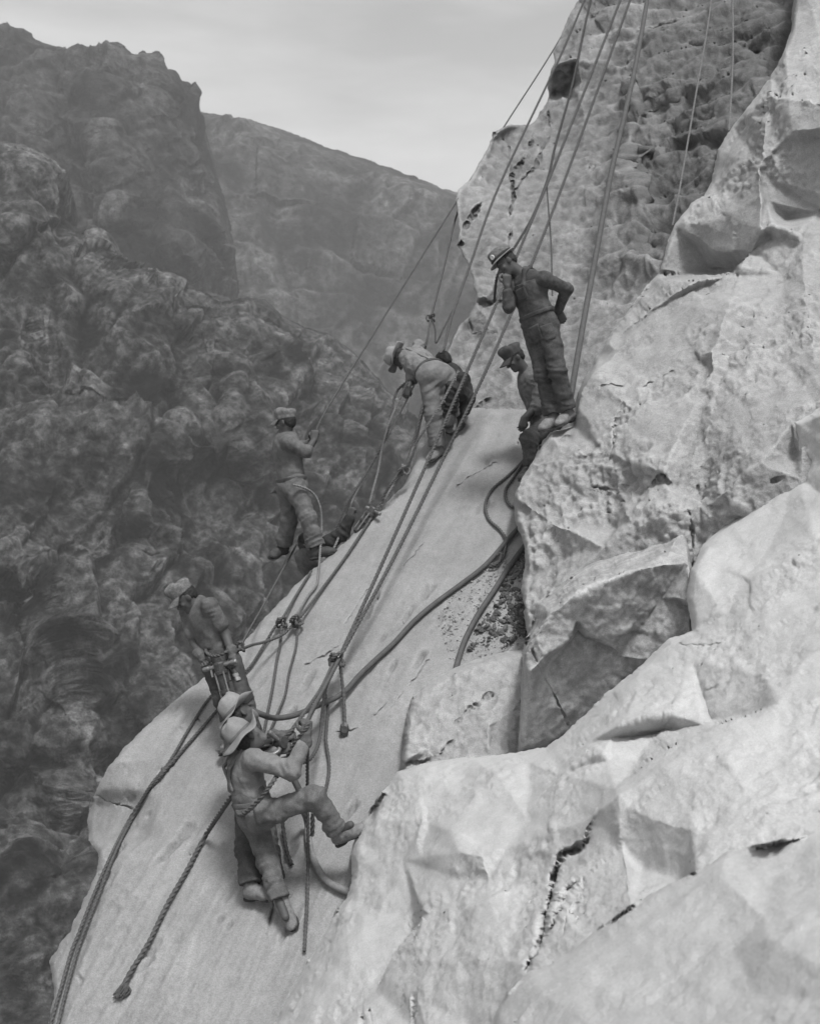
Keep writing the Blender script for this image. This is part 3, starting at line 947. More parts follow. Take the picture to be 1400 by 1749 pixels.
# --- foreground rock
fore_ol = [(430, 1820), (470, 1749), (500, 1690), (520, 1652), (556, 1590), (590, 1531), (601, 1496), (598, 1458), (616, 1404), (650, 1356), (676, 1318), (720, 1302), (790, 1292), (880, 1286), (930, 1275), (962, 1250), (1030, 1190), (1100, 1132), (1140, 1090), (1180, 1076), (1172, 1020), (1180, 972), (1200, 930), (1232, 900), (1300, 850), (1362, 815), (1358, 770), (1356, 722), (1400, 695), (1480, 660), (1480, 1820)]
base = Relief([
    [(430, 1820, 7.3), (470, 1749, 7.6), (520, 1652, 7.85), (590, 1531, 8.15), (600, 1460, 8.4), (620, 1404, 8.6), (680, 1312, 9.0), (790, 1290, 8.5), (880, 1284, 8.0), (930, 1275, 7.7), (962, 1250, 7.6), (1030, 1190, 7.5), (1100, 1132, 7.45), (1140, 1090, 7.5), (1180, 1076, 7.4), (1180, 972, 8.0), (1232, 900, 8.4), (1362, 815, 8.3), (1356, 722, 8.3), (1480, 660, 7.6)],
    [(560, 1749, 6.6), (600, 1640, 7.0), (650, 1560, 7.35), (690, 1470, 7.6), (720, 1400, 7.7), (760, 1340, 8.0)],
    [(600, 1760, 6.2), (640, 1690, 6.5), (675, 1620, 6.75), (715, 1560, 6.95)],
    [(655, 1665, 6.45), (700, 1630, 6.3), (720, 1560, 6.6)],
    [(700, 1749, 5.7), (706, 1700, 5.8), (700, 1630, 6.2)],
    [(770, 1420, 7.0), (800, 1370, 7.3), (850, 1320, 7.4), (900, 1300, 7.5)],
    [(778, 1500, 6.5), (784, 1455, 6.55), (810, 1440, 6.55), (860, 1445, 6.3)],
    [(770, 1420, 7.0), (830, 1440, 6.5)],
    [(780, 1520, 6.4), (830, 1500, 6.2), (820, 1460, 6.3)],
    [(730, 1640, 5.95), (790, 1640, 5.6), (860, 1640, 5.2), (900, 1650, 4.9)],
    [(720, 1749, 5.5), (800, 1749, 5.2), (860, 1700, 5.0)],
    [(940, 1420, 5.9), (1000, 1400, 5.6), (1050, 1350, 5.5), (1130, 1282, 5.5), (1230, 1236, 5.4), (1330, 1205, 5.3), (1480, 1190, 5.0)],
    [(1055, 1360, 5.3), (1062, 1440, 5.2), (1090, 1480, 5.05), (1160, 1500, 4.7)],
    [(1070, 1380, 5.25), (1140, 1310, 5.25), (1240, 1290, 5.0), (1330, 1330, 4.75), (1480, 1330, 4.5)],
    [(1115, 1400, 5.0), (1180, 1420, 4.7), (1300, 1400, 4.5), (1480, 1400, 4.3)],
    # hollow with a dark patch
    [(1030, 1285, 6.2), (1060, 1240, 6.4), (1110, 1225, 6.3), (1150, 1222, 6.2), (1200, 1238, 6.0), (1235, 1232, 6.0)],
    [(1040, 1300, 6.15), (1090, 1300, 6.1), (1130, 1275, 5.95)],
    [(1045, 1262, 6.55), (1130, 1250, 6.4), (1215, 1235, 6.15)],
    [(960, 1320, 6.6), (1000, 1270, 6.8), (1090, 1180, 6.9), (1180, 1130, 6.8), (1300, 1050, 6.6), (1400, 950, 6.8), (1480, 900, 6.8)],
    [(1180, 1080, 7.3), (1240, 1050, 7.1), (1260, 1000, 7.4), (1300, 960, 7.5)],
    [(1300, 1150, 5.9), (1400, 1080, 5.9), (1480, 1050, 5.8)],
    [(920, 1660, 4.6), (1000, 1620, 4.48), (1080, 1560, 4.4), (1200, 1495, 4.3), (1300, 1465, 4.12), (1480, 1450, 3.85)],
    [(840, 1830, 4.8), (1000, 1830, 4.2), (1480, 1830, 3.4)]],
    [(640, 1830, 6.0), (900, 1400, 6.5), (900, 1520, 5.8)])
fore_cr = [dict(line=[(1002, 1436), (985, 1450), (957, 1458), (949, 1490), (940, 1530), (930, 1575), (928, 1600), (915, 1630), (900, 1652)], w=7, d=0.30, jit=0.6),
           dict(line=[(985, 1506), (968, 1524), (956, 1548), (946, 1572), (938, 1590)], w=5.5, d=0.22, jit=0.5),
           dict(line=[(995, 1500), (985, 1535), (970, 1560), (962, 1590)], w=1.8, d=0.042, jit=0.5),
           dict(line=[(1000, 1428), (1006, 1412), (1012, 1400)], w=4, d=0.084, jit=1.0),
           dict(line=[(708, 1560), (720, 1563)], w=4, d=0.084, jit=0.4),
           dict(line=[(700, 1570), (706, 1592), (710, 1602)], w=1.8, d=0.042, jit=0.4),
           dict(line=[(615, 1725), (620, 1740), (622, 1765)], w=6, d=0.126, jit=0.6),
           dict(line=[(630, 1725), (634, 1750)], w=2.4, d=0.084, jit=0.3),
           dict(line=[(702, 1700), (700, 1749)], w=5, d=0.084, jit=0.8),
           dict(line=[(1208, 1180), (1222, 1176)], w=4, d=0.042, jit=0.4),
           dict(line=[(1160, 1098), (1168, 1104), (1200, 1102), (1230, 1098)], w=1.8, d=0.025, jit=0.6),
           dict(line=[(1012, 1226), (1022, 1222)], w=3, d=0.025, jit=0.6),
           dict(line=[(520, 1650), (545, 1610), (560, 1580)], w=2.4, d=0.050, jit=1.2)]
rock_layer("foreground_rock", fore_ol, base, M_FORE, 3.6, 2.0, 29, rock_disp(0.045, 0.6, 0.022, 0.2, 0.010, 0.08, 71, 1), fore_cr, roll=0.22, roll_w=12, skirt=2, soft=1.8, warp=2.2)

near_ol = [(810, 1850), (836, 1760), (846, 1728), (864, 1698), (902, 1660), (960, 1640), (1000, 1602), (1060, 1556), (1110, 1526), (1200, 1482), (1240, 1456), (1300, 1440), (1400, 1422), (1500, 1400), (1500, 1850)]
base = Relief([[(810, 1850, 4.1), (846, 1728, 4.3), (902, 1660, 4.35), (1000, 1602, 4.3), (1110, 1526, 4.3), (1240, 1456, 4.2), (1400, 1422, 4.0), (1500, 1400, 3.9)],
               [(870, 1760, 3.85), (920, 1690, 3.9), (1010, 1640, 3.85), (1110, 1570, 3.8), (1230, 1500, 3.75), (1310, 1520, 3.55), (1400, 1480, 3.5), (1500, 1460, 3.4)],
               [(880, 1860, 3.4), (1000, 1740, 3.45), (1130, 1680, 3.35), (1250, 1620, 3.25), (1300, 1560, 3.3)],
               [(1020, 1860, 3.0), (1150, 1780, 3.0), (1290, 1700, 2.9), (1310, 1600, 3.05), (1500, 1580, 2.75)],
               [(1200, 1860, 2.6), (1350, 1780, 2.5), (1500, 1700, 2.4), (1500, 1860, 2.2)]])
rock_layer("near_rock", near_ol, base, M_FORE, 4.5, 2.0, 37, rock_disp(0.022, 0.4, 0.009, 0.15, 0.004, 0.06, 81, 1),
           [], roll=0.12, roll_w=12, skirt=1.2, soft=4, warp=2.0)
# ------------------------------------------------------------------ bodies and clothes as smooth surfaces
class Sdf:
    def __init__(self, k=0.02):
        self.p = []
        self.k = k
        self.folds = []
        self.noise = (0.0, 12.0)

    def cone(self, a, b, ra, rb, k=None, flat=None, clip=(), sub=False):
        self.p.append(('c', np.asarray(a, float), np.asarray(b, float), ra, rb, self.k if k is None else k, flat, clip, sub))
        return self

    def ell(self, c, ax, r, k=None, clip=(), sub=False):
        ax = np.array([nrm(v) for v in ax])
        self.p.append(('e', np.asarray(c, float), ax, np.array(r, float), None, self.k if k is None else k, None, clip, sub))
        return self

    def fold(self, c, axis, rad, amp, wl):
        self.folds.append((np.asarray(c, float), nrm(axis), rad, amp, wl))

    def bounds(self):
        lo, hi = np.full(3, 1e9), np.full(3, -1e9)
        for p in self.p:
            if p[8]:
                continue
            if p[0] == 'c':
                for q, r in ((p[1], p[3]), (p[2], p[4])):
                    lo = np.minimum(lo, q - r)
                    hi = np.maximum(hi, q + r)
            else:
                r = p[3].max()
                lo = np.minimum(lo, p[1] - r)
                hi = np.maximum(hi, p[1] + r)
        return lo, hi

    def build(self, h):
        lo, hi = self.bounds()
        pad = 0.03 + 2 * h
        lo = lo - pad
        hi = hi + pad
        n = np.ceil((hi - lo) / h).astype(int) + 1
        F = np.full(n, 0.3, np.float32)
        for p in self.p:
            kind, a, b, ra, rb, k, flat, clip, sub = p
            if kind == 'c':
                l2 = np.minimum(a - ra, b - rb)
                h2 = np.maximum(a + ra, b + rb)
            else:
                l2, h2 = a - ra.max(), a + ra.max()
            m = k + 2.5 * h
            i0 = np.clip(np.floor((l2 - m - lo) / h).astype(int), 0, n - 1)
            i1 = np.clip(np.ceil((h2 + m - lo) / h).astype(int) + 1, 1, n)
            if (i1 <= i0).any():
                continue
            X = (lo[0] + h * np.arange(i0[0], i1[0], dtype=np.float32))[:, None, None]
            Y = (lo[1] + h * np.arange(i0[1], i1[1], dtype=np.float32))[None, :, None]
            Z = (lo[2] + h * np.arange(i0[2], i1[2], dtype=np.float32))[None, None, :]
            if kind == 'c':
                ab = b - a
                L2 = max((ab * ab).sum(), 1e-9)
                dx, dy, dz = X - a[0], Y - a[1], Z - a[2]
                t = np.clip((dx * ab[0] + dy * ab[1] + dz * ab[2]) / L2, 0, 1)
                ex, ey, ez = dx - t * ab[0], dy - t * ab[1], dz - t * ab[2]
                e2 = ex * ex + ey * ey + ez * ez
                if flat is not None:
                    fv, ff = flat
                    fv = nrm(fv)
                    c = ex * fv[0] + ey * fv[1] + ez * fv[2]
                    e2 = e2 + c * c * (1 / (ff * ff) - 1)
                d = np.sqrt(e2) - (ra + (rb - ra) * t)
                if flat is not None:
                    d = d * (0.5 + 0.5 * flat[1])
            else:
                dx, dy, dz = X - a[0], Y - a[1], Z - a[2]
                q = 0
                for j in range(3):
                    u = (dx * b[j][0] + dy * b[j][1] + dz * b[j][2]) / ra[j]
                    q = q + u * u
                q = np.sqrt(q)
                d = (q - 1) * (ra.min() * 0.6 + ra.mean() * 0.4)
            for (cp, cn) in clip:
                cn = nrm(cn)
                d = np.maximum(d, (X - cp[0]) * cn[0] + (Y - cp[1]) * cn[1] + (Z - cp[2]) * cn[2])
            s = tuple(slice(i0[j], i1[j]) for j in range(3))
            A = F[s]
            if sub:
                d = -d
                hh = np.clip(0.5 - 0.5 * (d - A) / k, 0, 1)
                F[s] = A * hh + d * (1 - hh) + k * hh * (1 - hh)
            else:
                hh = np.clip(0.5 + 0.5 * (A - d) / k, 0, 1)
                F[s] = A * (1 - hh) + d * hh - k * hh * (1 - hh)
        if self.folds or self.noise[0]:
            I = np.argwhere(np.abs(F) < 0.04)
            Q = lo + h * I
            dsp = np.zeros(len(Q))
            if self.noise[0]:
                am, fr = self.noise
                dsp += am * (fbm(Q * fr, 3, 3, 0.55) * 1.3 + 0.8 * np.abs(fbm(Q * fr * 0.8 + 9, 2, 9)))
            for (c, ax, rad, amp, wl) in self.folds:
                v = Q - c
                dd = np.sqrt((v * v).sum(1))
                m = dd < rad
                if not m.any():
                    continue
                s1 = v[m] @ ax
                per = v[m] - s1[:, None] * ax
                qn = per * (3.2) + (s1 * 1.05 / wl)[:, None] * ax + c * 7.0
                rn = 0.42 - np.abs(pnoise(qn, 23)) * 1.9 + 0.35 * pnoise(qn * 2.1, 29)
                dsp[m] += 2.3 * amp * rn * (1 - (dd[m] / rad) ** 2)
            F[I[:, 0], I[:, 1], I[:, 2]] -= dsp.astype(np.float32)
        return surface_nets(F, lo, h)


def surface_nets(F, lo, h):
    s = F < 0
    c = s[:-1, :-1, :-1].astype(np.uint8)
    cnt = np.zeros(c.shape, np.uint8)
    for dx in (0, 1):
        for dy in (0, 1):
            for dz in (0, 1):
                cnt += s[dx:dx + c.shape[0], dy:dy + c.shape[1], dz:dz + c.shape[2]]
    cell = np.argwhere((cnt > 0) & (cnt < 8))
    idx = np.full(c.shape, -1, np.int32)
    idx[cell[:, 0], cell[:, 1], cell[:, 2]] = np.arange(len(cell))
    val = np.stack([F[cell[:, 0] + dx, cell[:, 1] + dy, cell[:, 2] + dz] for dx in (0, 1) for dy in (0, 1) for dz in (0, 1)], 1)
    off = np.array([(dx, dy, dz) for dx in (0, 1) for dy in (0, 1) for dz in (0, 1)], float)
    acc = np.zeros((len(cell), 3))
    n = np.zeros(len(cell))
    for a in range(8):
        for b in range(a + 1, 8):
            if abs(off[a] - off[b]).sum() != 1:
                continue
            va, vb = val[:, a], val[:, b]
            m = (va < 0) != (vb < 0)
            t = va / np.where(m, va - vb, 1)
            acc += np.where(m[:, None], off[a] + t[:, None] * (off[b] - off[a]), 0)
            n += m
    v = lo + h * (cell + acc / np.maximum(n, 1)[:, None])
    quads = []
    nx, ny, nz = s.shape
    for axis in range(3):
        sl0 = [slice(None)] * 3
        sl1 = [slice(None)] * 3
        sl0[axis] = slice(0, -1)
        sl1[axis] = slice(1, None)
        ch = s[tuple(sl0)] != s[tuple(sl1)]
        E = np.argwhere(ch)
        u, w = [(1, 2), (2, 0), (0, 1)][axis]
        ok = (E[:, u] > 0) & (E[:, w] > 0) & (E[:, u] < s.shape[u] - 1) & (E[:, w] < s.shape[w] - 1)
        E = E[ok]
        ins = s[E[:, 0], E[:, 1], E[:, 2]]

        def cid(du, dw):
            q = E.copy()
            q[:, u] += du
            q[:, w] += dw
            return idx[q[:, 0], q[:, 1], q[:, 2]]
        q = np.stack([cid(-1, -1), cid(0, -1), cid(0, 0), cid(-1, 0)], 1)
        q[~ins] = q[~ins][:, ::-1]
        quads.append(q)
    q = np.concatenate(quads)
    q = q[(q >= 0).all(1)]
    return v, q


def emit(name, sdf, h, mat, parent):
    v, q = sdf.build(h)
    return link_np(name, v, q, mat, parent)


def rot(v, axis, ang):
    axis = nrm(axis)
    v = np.asarray(v, float)
    c, s = math.cos(ang), math.sin(ang)
    return v * c + np.cross(axis, v) * s + axis * (axis @ v) * (1 - c)


def hand(s, wrist, d, pn, thumb, curl=(0.6, 0.9, 0.6), k=0.007, g=1.0, spread=0.02):
    """palm, four bent fingers and a thumb; d along the hand, pn where the palm looks, thumb +1/-1"""
    d = nrm(d)
    pn = nrm(np.asarray(pn, float) - d * (d @ pn))
    lat = nrm(np.cross(d, pn)) * thumb
    w = np.asarray(wrist, float)
    for o in (-0.024, -0.008, 0.008, 0.024):
        s.cone(w + d * 0.012 + lat * o * 0.75, w + d * 0.088 + lat * o * 1.1, 0.020 * g, 0.018 * g, 0.012, (pn, 0.75))
    lens = (0.074, 0.086, 0.082, 0.064)
    offs = (0.031, 0.011, -0.010, -0.029)
    for j in range(4):
        p = w + d * (0.088 - 0.004 * abs(j - 1.3)) + lat * offs[j]
        dd = nrm(d + lat * offs[j] * spread / 0.02 * 1.2)
        ang = 0.0
        r = (0.0098, 0.0102, 0.0098, 0.0088)[j] * g
        for q, (fr, c) in enumerate(zip((0.46, 0.30, 0.24), curl)):
            ang += c * (1 + 0.08 * (j - 1.5))
            sd_ = rot(dd, np.cross(d, pn), ang)
            p2 = p + sd_ * lens[j] * fr
            s.cone(p, p2, r, r * 0.93, k)
            p = p2
            r *= 0.92
    b = w + d * 0.028 + lat * 0.026 + pn * 0.008
    t1 = nrm(d * 0.62 + lat * 0.62 + pn * 0.38)
    b2 = b + t1 * 0.046
    t2 = nrm(d * 0.9 + lat * 0.05 + pn * 0.55)
    s.cone(b, b2, 0.0135 * g, 0.0115 * g, 0.01)
    s.cone(b2, b2 + t2 * 0.034, 0.011 * g, 0.0088 * g, k)
    return s


def head_prims(s, c, f, u):
    u = nrm(u)
    f = nrm(np.asarray(f) - u * (u @ np.asarray(f)))
    x = np.cross(f, u)
    A = (x, f, u)
    s.ell(c + u * 0.022 - f * 0.008, A, (0.076, 0.096, 0.092), 0.02)
    s.ell(c - u * 0.050 + f * 0.024, A, (0.056, 0.066, 0.066), 0.03)
    s.ell(c - u * 0.098 + f * 0.066, A, (0.026, 0.022, 0.022), 0.03)
    s.ell(c + u * 0.026 + f * 0.072, A, (0.056, 0.022, 0.014), 0.015)
    for q in (-1, 1):
        s.ell(c + x * q * 0.032 + f * 0.095 + u * 0.004, A, (0.017, 0.014, 0.012), 0.012, sub=True)
        s.ell(c + x * q * 0.031 + f * 0.078 + u * 0.003, A, (0.012, 0.012, 0.010), 0.004)
        s.ell(c + x * q * 0.042 + f * 0.066 - u * 0.026, A, (0.02, 0.018, 0.018), 0.018)
        s.ell(c + x * q * 0.079 - u * 0.008 - f * 0.006, (x + f * 0.4 * q, f, u), (0.010, 0.022, 0.033), 0.006)
    s.cone(c + f * 0.086 + u * 0.006, c + f * 0.112 - u * 0.030, 0.009, 0.0145, 0.010)
    s.ell(c + f * 0.100 - u * 0.036, A, (0.021, 0.012, 0.010), 0.008)
    s.ell(c + f * 0.086 - u * 0.062, A, (0.025, 0.010, 0.006), 0.006)
    s.ell(c + f * 0.083 - u * 0.075, A, (0.022, 0.010, 0.007), 0.006)
    return x, f, u


def boot(par, ank, toe, up, mat, mat_sole, h=0.006, shin=None):
    ank, toe = np.asarray(ank), np.asarray(toe)
    d = nrm(toe - ank)
    up = np.asarray(up, float)
    d = nrm(d - nrm(up) * (nrm(up) @ d) * 0.75)
    up = nrm(up - d * (d @ up))
    x = np.cross(d, up)
    base = ank - up * 0.075
    s = Sdf(0.025)
    clip = [(base, -up)]
    sh = nrm(shin) if shin is not None else up
    s.cone(ank - up * 0.03 - d * 0.02, ank + sh * 0.07, 0.048, 0.047, 0.03)
    s.cone(base + up * 0.028 - d * 0.045, base + up * 0.026 + d * 0.10, 0.043, 0.047, 0.03, None, clip)
    s.cone(ank - up * 0.02, base + up * 0.04 + d * 0.10, 0.05, 0.042, 0.03, None, clip)
    s.ell(base + up * 0.022 + d * 0.145, (x, d, up), (0.050, 0.062, 0.038), 0.03, clip)
    s.noise = (0.004, 22)
    s.fold(ank + d * 0.06 - up * 0.02, d, 0.09, 0.004, 0.028)
    o = emit("boot", s, h, mat, par)
    q = Sdf(0.008)
    for (c0, c1, r0, r1) in ((-0.05, 0.02, 0.042, 0.036), (0.02, 0.15, 0.036, 0.053), (0.14, 0.165, 0.052, 0.048)):
        q.cone(base + d * c0 - up * 0.006, base + d * c1 - up * 0.006, r0, r1, 0.01, (up, 0.22))
    q.cone(base - d * 0.05 - up * 0.016, base - d * 0.015 - up * 0.016, 0.042, 0.042, 0.006, (up, 0.4))
    so = emit("sole", q, h, mat_sole, o)
    return o


def lathe(rings, n, frame, c):
    """rings: list of functions theta -> (radius, height); frame (x, f, u)"""
    x, f, u = frame
    vs, fs = [], []
    m = len(rings)
    for k, rg in enumerate(rings):
        for j in range(n):
            t = 2 * math.pi * j / n
            r, z = rg(t)
            vs.append(c + x * (r * math.sin(t)) + f * (r * math.cos(t)) + u * z)
    for k in range(m - 1):
        for j in range(n):
            a, b = k * n + j, k * n + (j + 1) % n
            fs.append((a, b, b + n, a + n))
    fs.append(tuple(range(n))[::-1])
    fs.append(tuple((m - 1) * n + j for j in range(n)))
    return vs, fs


def felt_hat(par, c, f, u, mat, mat_band, brim=0.085, droop=0.0, up_back=0.0, pinch=0.3, hh=0.125, seed=1, curl=None, flat_top=False):
    """soft hat: creased crown, band, wavy brim; theta 0 is the front"""
    u = nrm(u)
    f = nrm(np.asarray(f) - u * (u @ np.asarray(f)))
    x = np.cross(f, u)
    rng = random.Random(seed)
    ph = [rng.uniform(0, 6.28) for _ in range(4)]

    def oval(t):
        return 0.098 + 0.012 * math.cos(2 * t)

    def wav(t):
        return 0.010 * math.sin(3 * t + ph[0]) + 0.008 * math.sin(5 * t + ph[1])
    rings = []
    for z, sc in ((0.0, 1.03), (0.03, 1.02), (0.06, 0.98), (0.09, 0.92), (0.112, 0.80), (0.122, 0.60), (0.118, 0.36), (0.108, 0.15), (0.106, 0.02)):
        zz = z * hh / 0.125
        if flat_top and z > 0.112:
            zz = hh

        def rg(t, z=z, zz=zz, sc=sc):
            p = 1.0
            dz = 0.0
            if z > 0.05:
                q = (z - 0.05) / 0.07
                p = 1 - pinch * q * max(0, math.cos(t)) ** 2 * 0.35 - pinch * 0.18 * q * abs(math.sin(t)) ** 6
                dz = -0.02 * q * pinch * max(0, -math.cos(t)) + 0.006 * math.sin(3 * t + ph[2]) * q
            return (oval(t) * sc * p + 0.003 * math.sin(7 * t + ph[3]) * (z > 0.03), zz + dz)
        rings.append(rg)
    v, fc = lathe(rings, 40, (x, f, u), c)
    crown = link_mesh("hat", v, fc, mat, par)
    br = []
    for side in (1, -1):
        seq = (1.0, 1.25, 1.5, 1.75, 2.0) if side == 1 else (2.0, 1.75, 1.5, 1.25, 1.0)
        for q in seq:
            def rb(t, q=q, side=side):
                e = (q - 1.0)
                r = oval(t) + brim * e * (1 + 0.10 * math.sin(2 * t + ph[1]))
                z = 0.004 * side * (1 - e * 0.4) + wav(t) * e * 1.4 - droop * e * e * (0.6 + 0.4 * math.cos(2 * t + ph[2])) + up_back * e * e * max(0, -math.cos(t))
                if curl:
                    t0, am, wdt = curl
                    dt = math.atan2(math.sin(t - t0), math.cos(t - t0))
                    z += am * e * e * math.exp(-(dt / wdt) ** 2)
                return (r, z)
            br.append(rb)
    v, fc = lathe(br, 44, (x, f, u), c)
    fc = fc[:-2]
    link_mesh("brim", v, fc, mat, crown)
    bd = [lambda t: (oval(t) * 1.045, 0.004), lambda t: (oval(t) * 1.045, 0.026), lambda t: (oval(t) * 1.0, 0.027), lambda t: (oval(t) * 1.0, 0.004)]
    v, fc = lathe(bd, 40, (x, f, u), c)
    link_mesh("hat_band", v, fc[:-2], mat_band, crown)
    return crown


def cloth_cap(par, c, f, u, mat, seed=1, visor=True, flop=(0.0, 0.0)):
    u = nrm(u)
    f = nrm(np.asarray(f) - u * (u @ np.asarray(f)))
    x = np.cross(f, u)
    rng = random.Random(seed)
    ph = [rng.uniform(0, 6.28) for _ in range(5)]

    def oval(t):
        return 0.094 + 0.010 * math.cos(2 * t)

    def mk(z, sc, wob):
        def rg(t):
            w = wob * (math.sin(4 * t + ph[0]) + 0.7 * math.sin(7 * t + ph[1]) + 0.5 * math.sin(11 * t + ph[2]))
            return (oval(t) * sc * (1 + w), z * (1 + 0.12 * math.cos(t)) + wob * 0.12 * math.sin(5 * t + ph[3]))
        return rg
    rings = [mk(-0.012, 0.99, 0), mk(0.0, 1.02, 0), mk(0.020, 1.03, 0.004), mk(0.032, 1.05, 0.02), mk(0.055, 1.12, 0.035), mk(0.075, 1.10, 0.045), mk(0.092, 0.98, 0.05), mk(0.100, 0.74, 0.06), mk(0.103, 0.4, 0.06), mk(0.104, 0.03, 0.0)]
    v, fc = lathe(rings, 48, (x, f, u), c)
    cap = link_mesh("cap", v, fc, mat, par)
    if visor:
        vs, fs = [], []
        na, nr = 15, 6
        for top in (1, 0):
            for i in range(nr):
                e = i / (nr - 1)
                for j in range(na):
                    t = -1.15 + 2.3 * j / (na - 1)
                    ext = 0.082 * e * math.cos(t * 0.62) ** 0.8
                    r = oval(t) * 0.99
                    p = c + x * (r * math.sin(t) * (1 - 0.08 * e)) + f * (r * math.cos(t) + ext) + u * (-0.006 - 0.030 * e - 0.020 * e * abs(math.sin(t)) ** 1.5 * 1.5 + 0.004 * top)
                    vs.append(p)
        o = nr * na
        for i in range(nr - 1):
            for j in range(na - 1):
                a = i * na + j
                fs.append((a, a + 1, a + na + 1, a + na))
                fs.append((o + a + 1, o + a, o + a + na, o + a + na + 1))
        for j in range(na - 1):
            a = (nr - 1) * na + j
            fs.append((a, a + 1, o + a + 1, o + a))
        for i in range(nr - 1):
            a = i * na
            fs.append((a + na, a, o + a, o + a + na))
            b = i * na + na - 1
            fs.append((b, b + na, o + b + na, o + b))
        link_mesh("visor", vs, fs, mat, cap)
    return cap


class Man:
    """a person from joints given as (px, py, depth offset)"""

    def __init__(self, d, label, J, tf, group=None, sc=1.0):
        self.d = d
        self.J = {k: P(v[0], v[1], d + v[2]) for k, v in J.items()}
        J = self.J
        ft = min([J[k] for k in ('fa', 'fb')], key=lambda p: p[2])
        self.root = thing("person", ft, label, "person", group)
        pel = (J['ha'] + J['hb']) / 2
        nk = J['neck']
        self.pel, self.nk = pel, nk
        self.up = nrm(nk - pel)
        self.len = np.linalg.norm(nk - pel)
        tf = np.asarray(tf, float)
        self.f = nrm(tf - self.up * (self.up @ tf))
        self.x = np.cross(self.f, self.up)
        self.A = (self.x, self.f, self.up)
        self.sc = sc

    def torso(self, s, g, waist=1.0, low=True):
        q = self.len / 0.52
        s.ell(self.nk - self.up * 0.155 * q, self.A, (0.172 + g, 0.112 + g, 0.19 * q + g), 0.05)
        s.ell(self.pel + self.up * 0.17 * q, self.A, ((0.146 + g) * waist, (0.105 + g) * waist, 0.17 * q), 0.05)
        return s

    def shoulders(self, s, r=0.058):
        for k in ('sa', 'sb'):
            s.cone(self.nk - self.up * 0.035 + (self.J[k] - self.nk) * 0.2, self.J[k], 0.05, r, 0.05)

    def body(self, hf, hu, mat, hands=(), h=0.0075, feet=True, eyes=True):
        J = self.J
        s = Sdf(0.03)
        self.torso(s, -0.012)
        s.ell(self.pel, self.A, (0.155, 0.11, 0.12), 0.05)
        self.shoulders(s, 0.05)
        s.cone(self.nk - self.up * 0.03, J['head'] - nrm(hu) * 0.05 - nrm(hf) * 0.015, 0.060, 0.052, 0.03)
        for q in 'ab':
            s.cone(J['s' + q], J['e' + q], 0.050, 0.040, 0.03)
            s.cone(J['e' + q], J['w' + q], 0.041, 0.027, 0.02)
            s.cone(J['h' + q], J['k' + q], 0.080, 0.055, 0.05)
            s.cone(J['k' + q], J['f' + q], 0.055, 0.036, 0.03)
            s.cone(J['f' + q], J['f' + q] + nrm(J['t' + q] - J['f' + q]) * 0.12, 0.036, 0.03, 0.02)
        x, f, u = head_prims(s, J['head'], hf, hu)
        for hd in hands:
            hand(s, *hd)
        o = emit("body", s, h, mat, self.root)
        self.hx, self.hf, self.hu = x, f, u
        return o

    def hair(self, mat):
        c, x, f, u = self.J['head'], self.hx, self.hf, self.hu
        s = Sdf(0.02)
        s.ell(c + u * 0.026 - f * 0.014, (x, f, u), (0.0795, 0.094, 0.092), 0.01, [(c + u * 0.0 - f * 0.012, f * 1.0 - u * 0.55)])
        s.ell(c - u * 0.015 - f * 0.060, (x, f, u), (0.058, 0.036, 0.045), 0.02)
        s.noise = (0.005, 45)
        return emit("hair", s, 0.006, mat, self.root)

    def shirt(self, mat, sleeves=(1.0, 1.0), g=0.012, h=0.008, sr=0.0, name="shirt", noise=0.008, collar=True):
        J = self.J
        s = Sdf(0.03)
        self.torso(s, g)
        s.ell(self.pel + self.up * 0.05, self.A, (0.16 + g, 0.115 + g, 0.10), 0.05)
        self.shoulders(s, 0.066 + sr)
        for q, e in zip('ab', sleeves):
            S_, E_, W_ = J['s' + q], J['e' + q], J['w' + q]
            if e <= 0.5:
                end = S_ + (E_ - S_) * (e * 2)
                s.cone(S_, end, 0.068 + sr, 0.064 + sr, 0.03)
                s.cone(end - nrm(E_ - S_) * 0.02, end, 0.069 + sr, 0.069 + sr, 0.006)
            else:
                s.cone(S_, E_, 0.068 + sr, 0.058 + sr, 0.03)
                end = E_ + (W_ - E_) * ((e - 0.5) * 2)
                s.cone(E_, end, 0.057 + sr, 0.045 + sr, 0.025)
                s.cone(end - nrm(W_ - E_) * 0.03, end, 0.047 + sr, 0.046 + sr, 0.006)
                s.fold(E_, nrm(nrm(E_ - S_) + nrm(W_ - E_)), 0.15, 0.009, 0.05)
            s.fold(S_ + (E_ - S_) * 0.15, nrm((E_ - S_) + self.x * 0.05), 0.16, 0.008, 0.065)
        if collar:
            s.cone(self.nk + self.up * 0.005 - self.x * 0.03 - self.f * 0.01, self.nk + self.up * 0.005 + self.x * 0.03 - self.f * 0.01, 0.050, 0.050, 0.015)
        s.fold(self.pel + self.up * 0.13, nrm(self.up + 0.4 * self.x), 0.22, 0.009, 0.07)
        s.fold(self.nk - self.up * 0.2, nrm(self.up * 0.5 + self.x), 0.2, 0.006, 0.09)
        s.noise = (noise, 11)
        return emit(name, s, h, mat, self.root)

